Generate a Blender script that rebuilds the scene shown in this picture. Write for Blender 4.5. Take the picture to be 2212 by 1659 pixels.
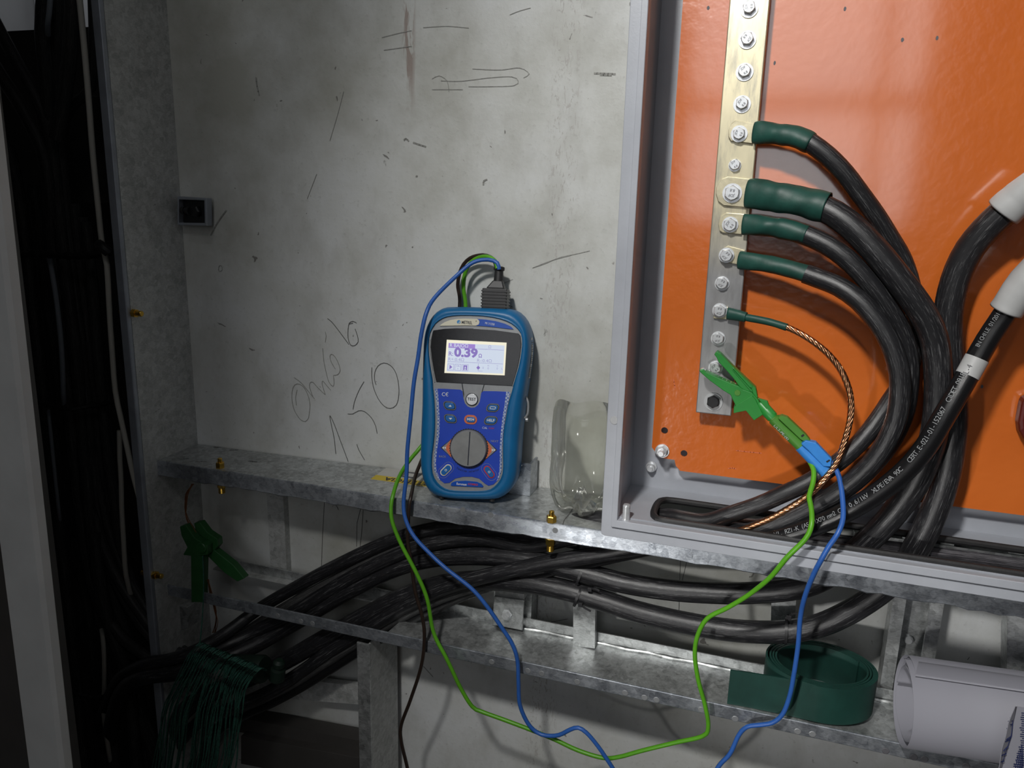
import bpy, bmesh, math, random
from mathutils import Vector, Matrix
from mathutils.geometry import tessellate_polygon
random.seed(7)
C = bpy.context.scene.collection
for o in list(bpy.data.objects): bpy.data.objects.remove(o)

# ------------------------------------------------------------------ camera, world, lights, exposure
FPX, CX, CY = 1700.0, 1106.0, 829.5
YAW, PITCH, ROLL = 0.32062, 0.234526, 0.025935
_cy, _sy, _cp, _sp = math.cos(YAW), math.sin(YAW), math.cos(PITCH), math.sin(PITCH)
_f = Vector((-_sy*_cp, _cy*_cp, -_sp)); _r0 = Vector((_cy, _sy, 0)); _u0 = _r0.cross(_f)
CR = _r0*math.cos(ROLL) + _u0*math.sin(ROLL)
CU = -_r0*math.sin(ROLL) + _u0*math.cos(ROLL)
CF = _f
cam_d = bpy.data.cameras.new('camera'); cam = bpy.data.objects.new('camera', cam_d); C.objects.link(cam)
cam.matrix_world = Matrix((CR, CU, -CF)).transposed().to_4x4()
cam_d.sensor_width = 36; cam_d.lens = 36*FPX/2212.0; cam_d.clip_start = 0.02
bpy.context.scene.camera = cam
sc = bpy.context.scene
sc.view_settings.view_transform = 'Standard'; sc.view_settings.look = 'None'
sc.view_settings.exposure = 0.0; sc.view_settings.gamma = 1.0; sc.view_settings.use_curve_mapping = False
wd = bpy.data.worlds.new('world'); sc.world = wd; wd.use_nodes = True
wd.node_tree.nodes['Background'].inputs[0].default_value = (0.75, 0.85, 1, 1)
wd.node_tree.nodes['Background'].inputs[1].default_value = 0.02

def area(name, loc, target, sx, sy, power, col=(1, 1, 1), spread=180):
    l = bpy.data.lights.new(name, 'AREA'); l.shape = 'RECTANGLE'; l.size = sx; l.size_y = sy; l.energy = power; l.color = col
    l.spread = math.radians(spread)
    o = bpy.data.objects.new(name, l); C.objects.link(o); o.location = loc
    o.rotation_euler = (Vector(target)-Vector(loc)).to_track_quat('-Z', 'Y').to_euler()
    return o
def spot(name, loc, target, power, ang, blend, rad, col=(1, 1, 1)):
    l = bpy.data.lights.new(name, 'SPOT'); l.energy = power; l.spot_size = math.radians(ang); l.spot_blend = blend
    l.shadow_soft_size = rad; l.color = col
    o = bpy.data.objects.new(name, l); C.objects.link(o); o.location = loc
    o.rotation_euler = (Vector(target)-Vector(loc)).to_track_quat('-Z', 'Y').to_euler()
    return o
spot('work_lamp', (-0.30, -0.36, 0.86), (0.24, 1.0, -0.27), 84, 68, 1.0, 0.06, (1, 0.985, 0.95))
spot('low_fill_spot', (-0.62, -0.70, -0.60), (0.10, 1.0, -0.465), 38, 25, 1.0, 0.05, (1, 0.985, 0.96))  # added fill, not a known lamp: lifts the wall under shelf and enclosure
area('daylight_opening', (0.02, -2.55, 0.78), (0.0, -1.0, 0.78), 1.1, 1.75, 9, (0.95, 0.97, 1))
area('area_fill', (0.35, -0.8, 1.66), (-0.6, 0.8, 0.2), 0.9, 0.4, 3.2, (0.96, 0.98, 1))  # added overhead fill with no known fixture, brightens post and left side
spot('top_fill_spot', (-0.50, 0.15, 1.30), (-0.52, 1.0, 0.30), 7, 34, 1.0, 0.05, (0.97, 0.99, 1))  # added spot for the bright patch at the wall top, no fixture known
area('area_fill', (-2.6, 2.3, 1.5), (-2.6, 2.8, 0.5), 0.8, 0.3, 3, (0.9, 0.94, 1))  # added light, only brightens the far room behind the bundle

# ------------------------------------------------------------------ photo -> place
def ray(px, py): return CR*((px-CX)/FPX) - CU*((py-CY)/FPX) + CF
def P(px, py, Y): d = ray(px, py); return d*(Y/d.y)
def PZ(px, py, z): d = ray(px, py); return d*(z/d.z)
def PX(px, py, x): d = ray(px, py); return d*(x/d.x)
def wallY(x): return 1.0+0.048*(x+0.867)
def PW(px, py, off=0.0): d = ray(px, py); return d*((1.0-off+0.048*0.867)/(d.y-0.048*d.x))
def zm(ox, oy, s): return lambda L: [(ox+p[0]/s, oy+p[1]/s)+tuple(p[2:]) for p in L]

# ------------------------------------------------------------------ materials
MATS = {}
class NT:
    def __init__(s, name):
        s.m = bpy.data.materials.new(name); s.m.use_nodes = True; s.t = s.m.node_tree; s.b = s.t.nodes['Principled BSDF']; MATS[name] = s.m
        s.co = s.t.nodes.new('ShaderNodeTexCoord')
    def n(s, typ, **kw):
        o = s.t.nodes.new('ShaderNode'+typ)
        for k, v in kw.items():
            if k.startswith('i_'):
                o.inputs[k[2:].replace('_', ' ')].default_value = v
            else: setattr(o, k, v)
        return o
    def l(s, a, b): s.t.links.new(a, b)
    def noise(s, scale, detail=4, rough=0.6, stretch=None, uv=False, dist=0.0):
        o = s.n('TexNoise', i_Scale=scale, i_Detail=detail, i_Roughness=rough, i_Distortion=dist)
        src = s.co.outputs['UV' if uv else 'Object']
        if stretch:
            mp = s.n('Mapping'); mp.inputs['Scale'].default_value = stretch; s.l(src, mp.inputs[0]); src = mp.outputs[0]
        s.l(src, o.inputs['Vector']); return o.outputs['Fac']
    def ramp(s, fac, stops):
        r = s.n('ValToRGB'); e = r.color_ramp.elements
        while len(e) < len(stops): e.new(0.5)
        for k, (p, c) in enumerate(stops):
            e[k].position = p; e[k].color = (c if len(c) == 4 else (*c, 1)) if hasattr(c, '__len__') else (c, c, c, 1)
        s.l(fac, r.inputs[0]); return r.outputs[0]
    def mix(s, fac, a, b, mode='MIX'):
        m = s.n('Mix', data_type='RGBA', blend_type=mode)
        for v, i in ((fac, 0), (a, 6), (b, 7)):
            if hasattr(v, 'is_linked') or hasattr(v, 'links'): s.l(v, m.inputs[i])
            elif i == 0: m.inputs[0].default_value = v
            else: m.inputs[i].default_value = (*v, 1) if len(v) == 3 else v
        return m.outputs[2]
    def bump(s, fac, strength, dist=0.001):
        b = s.n('Bump'); b.inputs['Strength'].default_value = strength; b.inputs['Distance'].default_value = dist
        s.l(fac, b.inputs['Height']); s.l(b.outputs[0], s.b.inputs['Normal'])
    def set(s, col=None, rough=None, metal=0.0, **kw):
        for k, v in (('Base Color', col), ('Roughness', rough), ('Metallic', metal)):
            if v is None: continue
            if hasattr(v, 'links'): s.l(v, s.b.inputs[k])
            else: s.b.inputs[k].default_value = (*v, 1) if hasattr(v, '__len__') else v
        for k, v in kw.items(): s.b.inputs[k.replace('_', ' ')].default_value = v
        return s.m
def simple(name, col, rough=0.5, metal=0.0, var=0.12, scale=60, bump=0.0, **kw):
    t = NT(name); f = t.noise(scale, 4)
    d = [max(0, c*(1-var)) for c in col]; b = [min(1, c*(1+var)) for c in col]
    t.set(t.ramp(f, [(0.3, tuple(d)), (0.7, tuple(b))]), rough, metal, **kw)
    if bump: t.bump(t.noise(scale*4, 3), bump)
    return t.m

# painted wall: dirty off-white with smudges, peeling bands and fine crackle
t = NT('wall_paint')
big = t.noise(3.2, 6, 0.62); mid = t.noise(11, 5, 0.65, (1, 1, 0.55)); fine = t.noise(160, 3)
c = t.ramp(big, [(0.34, (0.41, 0.41, 0.365)), (0.50, (0.595, 0.605, 0.582)), (0.66, (0.695, 0.712, 0.72))])
c = t.mix(t.ramp(mid, [(0.50, 0.0), (0.74, 0.45)]), c, (0.33, 0.325, 0.29))
c = t.mix(t.ramp(fine, [(0.60, 0.0), (0.75, 0.3)]), c, (0.30, 0.30, 0.28))
spk = t.noise(70, 2, 0.5, dist=0.8)
c = t.mix(t.ramp(spk, [(0.73, 0.0), (0.76, 0.75)]), c, (0.10, 0.09, 0.08))
sx = t.n('SeparateXYZ'); t.l(t.co.outputs['Object'], sx.inputs[0])
def band(x0, w):
    a = t.n('Math', operation='SUBTRACT'); t.l(sx.outputs[0], a.inputs[0]); a.inputs[1].default_value = x0
    b = t.n('Math', operation='ABSOLUTE'); t.l(a.outputs[0], b.inputs[0])
    m = t.n('MapRange'); t.l(b.outputs[0], m.inputs[0]); m.inputs[1].default_value = w; m.inputs[2].default_value = w*0.4
    return m.outputs[0]
crk = t.noise(230, 4, 0.7, (1, 1, 0.3), dist=1.2)
crm = t.ramp(crk, [(0.56, 0.0), (0.60, 1.0)])
bm1 = t.n('Math', operation='MULTIPLY'); t.l(band(-0.279-0.7625, 0.026), bm1.inputs[0]); t.l(crm, bm1.inputs[1])
mz = t.n('MapRange'); t.l(sx.outputs[2], mz.inputs[0]); mz.inputs[1].default_value = 1.02; mz.inputs[2].default_value = 1.08; mz.inputs[4].default_value = .6
c = t.mix(bm1.outputs[0], c, (0.46, 0.45, 0.43))
bm2 = t.n('Math', operation='MULTIPLY'); t.l(band(-0.495-0.7625, 0.011), bm2.inputs[0]); t.l(t.ramp(t.noise(55, 4, 0.7, (1, 1, 0.16), dist=1.0), [(0.53, 0.0), (0.57, 1.0)]), bm2.inputs[1])
mz2 = t.n('MapRange'); t.l(sx.outputs[2], mz2.inputs[0]); mz2.inputs[1].default_value = 1.60; mz2.inputs[2].default_value = 1.66; mz2.inputs[4].default_value = .8
bm3 = t.n('Math', operation='MULTIPLY'); t.l(bm2.outputs[0], bm3.inputs[0]); t.l(mz2.outputs[0], bm3.inputs[1])
c = t.mix(bm3.outputs[0], c, (0.30, 0.23, 0.20))
t.set(c, t.ramp(mid, [(0.3, 0.42), (0.7, 0.58)]))
hb = t.n('Math', operation='ADD'); t.l(fine, hb.inputs[0]); t.l(bm1.outputs[0], hb.inputs[1]); t.bump(hb.outputs[0], 0.25, 0.001)

def galv(name, lo, hi, rough=0.36, metal=0.7):
    t = NT(name); a = t.noise(26, 6, 0.7); b = t.noise(240, 3, 0.6, (1, 1, 3)); v = t.n('TexVoronoi', i_Scale=150.0); t.l(t.co.outputs['Object'], v.inputs['Vector'])
    f = t.mix(0.4, a, b); f = t.mix(0.18, f, v.outputs['Color'])
    g = t.n('RGBToBW'); t.l(f, g.inputs[0])
    c = t.ramp(g.outputs[0], [(0.36, lo), (0.60, hi)])
    st = t.noise(40, 4, 0.7, dist=1.5); c = t.mix(t.ramp(st, [(0.66, 0.0), (0.72, 0.6)]), c, (0.07, 0.065, 0.055))
    t.set(c, t.ramp(a, [(0.3, rough-0.1), (0.7, rough+0.14)]), metal); t.bump(g.outputs[0], 0.3, 0.001)
    return t.m
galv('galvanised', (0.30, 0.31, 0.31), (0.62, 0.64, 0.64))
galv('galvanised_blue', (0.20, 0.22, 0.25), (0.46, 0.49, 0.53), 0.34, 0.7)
galv('galvanised_dull', (0.36, 0.37, 0.36), (0.60, 0.61, 0.60), 0.55, 0.2)
simple('steel_bluish', (0.33, 0.355, 0.40), 0.45, 0.5, 0.15, 30, 0.1)
# orange enamel with orange-peel relief
t = NT('orange_enamel'); f = t.noise(9, 3)
t.set(t.ramp(f, [(0.3, (0.62, 0.138, 0.020)), (0.7, (0.68, 0.160, 0.026))]), 0.22, 0.0, Coat_Weight=1.0, Coat_Roughness=0.10, Coat_IOR=2.0)
pn = t.noise(95, 2, 0.5); t.bump(pn, 0.42, 0.0012)
t = NT('grey_enamel'); f = t.noise(14, 5, 0.65)
t.set(t.ramp(f, [(0.3, (0.37, 0.388, 0.43)), (0.7, (0.43, 0.45, 0.495))]), 0.34); t.bump(t.noise(420, 2), 0.12, 0.0006)
simple('grey_column_paint', (0.66, 0.67, 0.66), 0.5, 0, 0.08, 12, 0.05)
def cable_mat(name, base, dust, lo=0.56, hi=0.72, rough=0.38):
    t = NT(name); a = t.noise(1.0, 5, 0.8, (16, 15, 1), uv=True, dist=0.6); b = t.noise(1.0, 3, 0.7, (70, 60, 1), uv=True)
    m = t.mix(0.45, a, b); g = t.n('RGBToBW'); t.l(m, g.inputs[0])
    c = t.mix(t.ramp(g.outputs[0], [(lo, 0.0), (hi, 1.0)]), base, dust)
    t.set(c, rough); t.bump(g.outputs[0], 0.25, 0.001); return t.m
cable_mat('black_jacket', (0.014, 0.014, 0.016), (0.20, 0.20, 0.205), 0.53, 0.68)
cable_mat('dusty_jacket', (0.022, 0.021, 0.025), (0.27, 0.255, 0.28), 0.47, 0.66, 0.5)
cable_mat('clean_jacket', (0.009, 0.009, 0.010), (0.06, 0.06, 0.06), 0.60, 0.75, 0.26)
cable_mat('dark_jacket', (0.040, 0.040, 0.041), (0.17, 0.17, 0.165), 0.50, 0.66, 0.5)
cable_mat('white_jacket', (0.74, 0.72, 0.65), (0.46, 0.44, 0.38), 0.52, 0.7, 0.5)
cable_mat('blue_grey_jacket', (0.42, 0.48, 0.55), (0.20, 0.22, 0.25), 0.5, 0.7, 0.5)
simple('green_shrink', (0.012, 0.062, 0.048), 0.50, 0, 0.28, 45, 0.15)
simple('green_roll', (0.007, 0.044, 0.034), 0.55, 0, 0.2, 30, 0.08)
simple('white_sleeve', (0.47, 0.475, 0.475), 0.45, 0, 0.07, 30, 0.05)
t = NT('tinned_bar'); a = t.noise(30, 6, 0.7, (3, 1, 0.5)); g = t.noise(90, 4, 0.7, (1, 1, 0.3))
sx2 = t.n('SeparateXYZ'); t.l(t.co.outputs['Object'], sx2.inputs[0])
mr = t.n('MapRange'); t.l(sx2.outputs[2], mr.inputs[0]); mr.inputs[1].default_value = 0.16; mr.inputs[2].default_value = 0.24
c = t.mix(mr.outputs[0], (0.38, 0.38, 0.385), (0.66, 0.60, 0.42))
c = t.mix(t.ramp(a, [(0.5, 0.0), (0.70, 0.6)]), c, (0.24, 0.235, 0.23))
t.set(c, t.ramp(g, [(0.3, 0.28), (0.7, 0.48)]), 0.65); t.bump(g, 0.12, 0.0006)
simple('lug_tin', (0.66, 0.60, 0.42), 0.36, 0.6, 0.22, 60, 0.1)
simple('zinc', (0.80, 0.82, 0.84), 0.28, 0.55, 0.12, 120)
simple('dark_stamp', (0.10, 0.10, 0.11), 0.6)
simple('black_steel', (0.018, 0.018, 0.020), 0.42, 0.3, 0.2, 200)
simple('brass', (0.72, 0.45, 0.08), 0.26, 0.95, 0.15, 120)
simple('copper', (0.80, 0.40, 0.21), 0.24, 1.0, 0.12, 120)
simple('copper_dull', (0.34, 0.15, 0.07), 0.4, 0.8, 0.2, 120)
simple('black_rubber', (0.016, 0.016, 0.017), 0.55, 0, 0.3, 80, 0.15)
simple('black_plastic', (0.020, 0.020, 0.022), 0.40, 0, 0.2, 80)
simple('clip_green', (0.022, 0.235, 0.036), 0.38, 0, 0.08, 40)
simple('clamp_green', (0.020, 0.095, 0.026), 0.45, 0, 0.15, 40)
simple('plug_green', (0.07, 0.235, 0.030), 0.42, 0, 0.08, 60, 0.05)
simple('plug_blue', (0.035, 0.24, 0.68), 0.45, 0, 0.1, 60, 0.1)
simple('wire_green', (0.10, 0.36, 0.015), 0.40, 0, 0.1, 60)
simple('wire_blue', (0.028, 0.115, 0.42), 0.40, 0, 0.1, 60)
simple('wire_brown', (0.026, 0.016, 0.012), 0.40, 0, 0.15, 60)
simple('holster_blue', (0.005, 0.125, 0.31), 0.42, 0, 0.08, 30, 0.04)
simple('bezel_silver', (0.30, 0.31, 0.32), 0.36, 0.35, 0.07, 120)
simple('panel_blue', (0.012, 0.055, 0.46), 0.38, 0, 0.08, 25)
simple('button_blue', (0.012, 0.125, 0.40), 0.28, 0, 0.06, 60)
simple('print_white', (0.72, 0.74, 0.76), 0.5, 0, 0.03)
simple('print_dark', (0.015, 0.017, 0.03), 0.5, 0, 0.03)
simple('print_grey', (0.26, 0.27, 0.28), 0.5, 0, 0.1)
simple('print_navy', (0.012, 0.02, 0.09), 0.5, 0, 0.03)
simple('print_orange', (0.62, 0.15, 0.06), 0.45, 0, 0.06)
simple('print_red', (0.50, 0.035, 0.045), 0.45, 0, 0.06)
simple('badge_cream', (0.66, 0.63, 0.50), 0.4, 0, 0.03)
simple('badge_blue', (0.010, 0.075, 0.42), 0.25, 0, 0.05)
simple('logo_blue', (0.03, 0.22, 0.50), 0.4, 0, 0.2, 300)
simple('knob_grey', (0.23, 0.235, 0.235), 0.40, 0.1, 0.14, 40)
simple('screen_black', (0.012, 0.012, 0.014), 0.14, 0, 0.2, 200)
simple('rim_dark', (0.02, 0.022, 0.03), 0.4, 0, 0.1)
t = NT('ladder_strip'); ck = t.n('TexChecker', i_Scale=420.0); t.l(t.co.outputs['Object'], ck.inputs[0])
t.set(t.mix(ck.outputs[1], (0.42, 0.48, 0.60), (0.10, 0.16, 0.42)), 0.45)
def emit(name, col, s):
    t = NT(name); t.set((0.05, 0.05, 0.05), 0.6); t.b.inputs['Emission Color'].default_value = (*col, 1); t.b.inputs['Emission Strength'].default_value = s; return t.m
emit('lcd_border', (0.95, 0.90, 0.70), 0.88)
emit('lcd_field', (0.66, 0.74, 0.88), 0.86)
emit('lcd_purple', (0.22, 0.15, 0.50), 0.9)
emit('lcd_faint', (0.34, 0.33, 0.60), 0.9)
emit('lcd_bar', (0.32, 0.20, 0.62), 0.9)
simple('sticker_yellow', (0.62, 0.46, 0.03), 0.5, 0, 0.06)
simple('sticker_white', (0.50, 0.49, 0.46), 0.5, 0, 0.06)
simple('sticker_silver', (0.45, 0.46, 0.47), 0.4, 0.2, 0.06)
simple('pencil', (0.11, 0.11, 0.105), 0.6, 0, 0.25, 300)
simple('pencil_faint', (0.30, 0.30, 0.28), 0.6, 0, 0.25, 300)
simple('yarn_green', (0.022, 0.095, 0.068), 0.75, 0, 0.5, 300)
simple('spool_dark', (0.006, 0.020, 0.012), 0.6, 0, 0.2)
simple('paper', (0.27, 0.27, 0.31), 0.6, 0, 0.03, 8)
simple('dark_panel', (0.065, 0.060, 0.056), 0.6, 0, 0.2, 6)
simple('red_plastic', (0.10, 0.010, 0.008), 0.4, 0, 0.1)
simple('room_paint', (0.52, 0.52, 0.52), 0.7, 0, 0.06, 3)
simple('floor_concrete', (0.16, 0.155, 0.15), 0.8, 0, 0.2, 5)
t = NT('clear_plastic'); t.t.nodes.remove(t.b); tp = t.n('BsdfTransparent'); tp.inputs[0].default_value = (0.965, 0.97, 0.94, 1)
gl = t.n('BsdfGlossy'); gl.inputs[0].default_value = (1, 1, 1, 1); gl.inputs['Roughness'].default_value = 0.08
df = t.n('BsdfDiffuse'); df.inputs[0].default_value = (0.55, 0.55, 0.5, 1); lw = t.n('LayerWeight'); lw.inputs[0].default_value = 0.35
m1 = t.n('MixShader'); m1.inputs[0].default_value = 0.09; t.l(tp.outputs[0], m1.inputs[1]); t.l(df.outputs[0], m1.inputs[2])
m2 = t.n('MixShader'); mm_ = t.n('Math', operation='MULTIPLY'); t.l(lw.outputs['Fresnel'], mm_.inputs[0]); mm_.inputs[1].default_value = 0.7
t.l(mm_.outputs[0], m2.inputs[0]); t.l(m1.outputs[0], m2.inputs[1]); t.l(gl.outputs[0], m2.inputs[2])
t.l(m2.outputs[0], t.t.nodes['Material Output'].inputs[0])
M = MATS

# ------------------------------------------------------------------ builders
ORG = {}
def link(name, V, F, mat, parent=None, smooth=True, uv=None, angle=35, bevel=0.0, mats=None, fm=None):
    L = ORG[parent.name] if parent else None
    if L is None:
        xs = [v[0] for v in V]; ys = [v[1] for v in V]; zs = [v[2] for v in V]
        L = Vector(((min(xs)+max(xs))/2, (min(ys)+max(ys))/2, min(zs)))
    me = bpy.data.meshes.new(name); me.from_pydata([(v[0]-L[0], v[1]-L[1], v[2]-L[2]) for v in V], [], F)
    bm = bmesh.new(); bm.from_mesh(me); bmesh.ops.recalc_face_normals(bm, faces=bm.faces); bm.to_mesh(me); bm.free()
    for m in (mats or [mat]): me.materials.append(M[m])
    if fm:
        for p, k in zip(me.polygons, fm): p.material_index = k
    if uv:
        ul = me.uv_layers.new()
        for lp in me.loops: ul.data[lp.index].uv = uv[lp.vertex_index]
    if smooth:
        for p in me.polygons: p.use_smooth = True
        me.set_sharp_from_angle(angle=math.radians(angle))
    o = bpy.data.objects.new(name, me); C.objects.link(o); ORG[o.name] = L
    if parent: o.parent = parent
    else: o.location = L
    if bevel:
        b = o.modifiers.new('bevel', 'BEVEL'); b.width = bevel; b.segments = 2; b.limit_method = 'ANGLE'; b.angle_limit = math.radians(50)
    return o
def tag(o, label=None, cat=None, group=None, kind=None):
    for k, v in (('label', label), ('category', cat), ('group', group), ('kind', kind)):
        if v: o[k] = v
    return o
def thing(name, label, cat, loc, group=None):
    o = bpy.data.objects.new(name, None); o.empty_display_size = 0.02; C.objects.link(o); o.location = loc; ORG[o.name] = Vector(loc)
    return tag(o, label, cat, group)
class G:                                        # geometry accumulator
    def __init__(s): s.V = []; s.F = []; s.UV = []; s.FM = []; s.k = 0
    def add(s, V, F, uv=None):
        n = len(s.V); s.V += [Vector(v) for v in V]; s.F += [tuple(i+n for i in f) for f in F]; s.UV += uv or [(0, 0)]*len(V); s.FM += [s.k]*len(F); return s
    def box(s, a, b):
        x0, y0, z0 = a; x1, y1, z1 = b
        return s.hexa([(x0, y0, z0), (x1, y0, z0), (x1, y1, z0), (x0, y1, z0)], [(x0, y0, z1), (x1, y0, z1), (x1, y1, z1), (x0, y1, z1)])
    def hexa(s, lo, hi):
        return s.add(list(lo)+list(hi), [(3, 2, 1, 0), (4, 5, 6, 7), (0, 1, 5, 4), (1, 2, 6, 5), (2, 3, 7, 6), (3, 0, 4, 7)])
    def prism(s, front, back, holes_f=(), holes_b=()):
        rings_f = [list(front)]+[list(h) for h in holes_f]; rings_b = [list(back)]+[list(h) for h in holes_b]
        V = [v for r in rings_f for v in r]; n = len(V)
        # project onto the best plane for tessellation
        o = Vector(front[0]); nrm = Vector((0, 0, 0))
        for i in range(len(front)): nrm += (Vector(front[i])-o).cross(Vector(front[(i+1) % len(front)])-o)
        nrm.normalize(); e1 = nrm.orthogonal().normalized(); e2 = nrm.cross(e1)
        flat = [[Vector(((Vector(p)-o).dot(e1), (Vector(p)-o).dot(e2), 0)) for p in r] for r in rings_f]
        T = tessellate_polygon(flat)
        F = [tuple(t) for t in T]+[tuple(i+n for i in reversed(t)) for t in T]
        k = 0
        for r in rings_f:
            m = len(r)
            for i in range(m): j = (i+1) % m; F.append((k+i, k+j, n+k+j, n+k+i))
            k += m
        return s.add(V+[v for r in rings_b for v in r], F)
    def tube(s, pts, r, n=10, caps=True, ell=None, twist=0.0):
        m = len(pts); rs = r if hasattr(r, '__len__') else [r]*m
        T = [(pts[min(i+1, m-1)]-pts[max(i-1, 0)]).normalized() for i in range(m)]
        N = T[0].orthogonal().normalized(); V = []; uv = []; F = []; L = 0.0
        for i in range(m):
            N = (N-T[i]*N.dot(T[i])).normalized(); B = T[i].cross(N)
            if i: L += (pts[i]-pts[i-1]).length
            for k in range(n):
                a = 2*math.pi*k/n+twist*L; V.append(pts[i]+(N*math.cos(a)+B*math.sin(a)*(ell or 1))*rs[i]); uv.append((L, abs(2*k/n-1)))
        for i in range(m-1):
            for k in range(n): j = (k+1) % n; F.append((i*n+k, i*n+j, i*n+n+j, i*n+n+k))
        if caps: F.append(tuple(range(n-1, -1, -1))); F.append(tuple((m-1)*n+k for k in range(n)))
        # per-vertex uv: length in metres x angle; scaled in the material
        return s.add(V, F, uv)
    def lathe(s, o, ax, prof, n=24, ph=0.0, cap=True):
        ax = Vector(ax).normalized(); e1 = ax.orthogonal().normalized() if abs(ax.z) > 0.9 or abs(ax.x) > .9 else ax.cross(Vector((0, 0, 1))).normalized(); e2 = ax.cross(e1)
        V = []; F = []; o = Vector(o)
        for (h, r) in prof:
            for k in range(n): a = 2*math.pi*k/n+ph; V.append(o+ax*h+(e1*math.cos(a)+e2*math.sin(a))*r)
        for i in range(len(prof)-1):
            for k in range(n): j = (k+1) % n; F.append((i*n+k, i*n+j, i*n+n+j, i*n+n+k))
        if cap: F.append(tuple(range(n-1, -1, -1))); F.append(tuple((len(prof)-1)*n+k for k in range(n)))
        return s.add(V, F)
    def put(s, name, mat, parent=None, **kw): return link(name, s.V, s.F, mat, parent, uv=s.UV, **kw)
def smooth(pts, step=0.008):
    out = []; n = len(pts)
    for i in range(n-1):
        a, b, c, d = pts[max(i-1, 0)], pts[i], pts[i+1], pts[min(i+2, n-1)]
        k = max(2, int((c-b).length/step))
        for j in range(k):
            t = j/k
            out.append(0.5*((2*b)+(c-a)*t+(2*a-5*b+4*c-d)*t*t+(3*b-a-3*c+d)*t**3))
    out.append(pts[-1]); return out
def path(L, step=0.008): return smooth([Vector(p) if isinstance(p, Vector) else P(*p) for p in L], step)
def rm(px, Y): return px*Y*1.0/FPX                # a radius seen as px pixels at depth Y, in metres
def text(s, o, u, v, h, mat, name, parent, center=True, lift=0.0, bold=0.0, squeeze=1.0):
    cu = bpy.data.curves.new('txt', 'FONT'); cu.body = s; cu.size = 1.0; cu.align_x = 'CENTER' if center else 'LEFT'; cu.align_y = 'CENTER'; cu.resolution_u = 3; cu.offset = bold
    ob = bpy.data.objects.new('txt', cu); C.objects.link(ob); bpy.context.view_layer.update()
    me = bpy.data.meshes.new_from_object(ob.evaluated_get(bpy.context.evaluated_depsgraph_get()))
    V = [tuple(x.co) for x in me.vertices]; F = [tuple(p.vertices) for p in me.polygons]
    bpy.data.objects.remove(ob); bpy.data.curves.remove(cu); bpy.data.meshes.remove(me)
    k = h/0.70; n = u.cross(v).normalized()
    W = [Vector(o)+u*(x*k*squeeze)+v*(y*k)+n*lift for x, y, _ in V]
    if not W: return None
    if parent is None: return W, F
    return link(name, W, F, mat, parent, smooth=False)
def ribbon(g, pts, w, nrm, lift=0.0004):            # a flat pencil line with a little thickness
    nrm = Vector(nrm)
    for i in range(len(pts)-1):
        d = (pts[i+1]-pts[i])
        if d.length < 1e-6: continue
        d.normalize(); s = d.cross(nrm).normalized()*w/2; a, b = pts[i]-d*w*.3, pts[i+1]+d*w*.3
        g.add([a+s, a-s, b-s, b+s], [(0, 1, 2, 3)])
def rrect(cx, cy, w, h, r, n=4, sk=0.0, rot=0.0):
    out = []
    for (qx, qy, a0) in ((1, 1, 0), (-1, 1, 90), (-1, -1, 180), (1, -1, 270)):
        for i in range(n+1):
            a = math.radians(a0+90*i/n); x = qx*(w/2-r)+r*math.cos(a); y = qy*(h/2-r)+r*math.sin(a); x += sk*y
            out.append((cx+x*math.cos(rot)-y*math.sin(rot), cy+x*math.sin(rot)+y*math.cos(rot)))
    return out
def circ(cx, cy, r, n=24): return [(cx+r*math.cos(2*math.pi*k/n), cy+r*math.sin(2*math.pi*k/n)) for k in range(n)]
def offs(pts, d): d = Vector(d); return [Vector(p)+d for p in pts]
X_, Y_, Z_ = Vector((1, 0, 0)), Vector((0, 1, 0)), Vector((0, 0, 1))

# ================================================================== THE SETTING
g = G()
zt, zb = 1.7, -1.5
g.hexa([(-0.875, wallY(-0.875), zb), (2.4, wallY(2.4), zb), (2.4, wallY(2.4)+.08, zb), (-0.875, wallY(-0.875)+.08, zb)],
       [(-0.875, wallY(-0.875), zt), (2.4, wallY(2.4), zt), (2.4, wallY(2.4)+.08, zt), (-0.875, wallY(-0.875)+.08, zt)])
wall = link('wall_back', g.V, g.F, 'wall_paint', smooth=False); tag(wall, 'grimy off-white painted wall with pencil scribbles behind the meter', kind='structure')
def struct(name, a, b, mat, label):
    o = G().box(a, b).put(name, mat, smooth=False); return tag(o, label, kind='structure')
struct('floor', (-3.4, -2.6, -1.6), (2.5, 3.4, -1.5), 'floor_concrete', 'dark concrete floor of the switch room')
struct('ceiling', (-3.4, -2.6, 1.7), (2.5, 3.4, 1.8), 'room_paint', 'pale ceiling of the switch room')
struct('wall_front', (-3.4, -2.7, -1.5), (2.5, -2.6, 1.7), 'room_paint', 'pale wall behind the viewer')
struct('wall_right', (2.4, -2.6, -1.5), (2.5, 1.3, 1.7), 'room_paint', 'pale side wall right of the enclosure')
struct('wall_left', (-3.5, -2.6, -1.5), (-3.4, 3.4, 1.7), 'room_paint', 'pale side wall beyond the cable bundle')
struct('wall_far', (-3.4, 3.3, -1.5), (-0.8, 3.4, 1.7), 'room_paint', 'pale wall far behind the cable bundle')

wn = thing('window_1', 'window opening in the wall behind the viewer', None, (0.02, -2.5, -0.15)); wn['kind'] = 'structure'
for nm, a_, b_ in (('window_frame', (-.60, -2.53, -.13), (-.53, -2.49, 1.68)), ('window_frame', (.57, -2.53, -.13), (.64, -2.49, 1.68)), ('window_frame', (-.60, -2.53, -.17), (.64, -2.49, -.10)), ('window_bar', (-.53, -2.53, .45), (.57, -2.49, .53)), ('window_bar', (.36, -2.53, -.10), (.42, -2.49, 1.68))):
    G().box(a_, b_).put(nm, 'dark_panel', wn, smooth=False)

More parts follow.
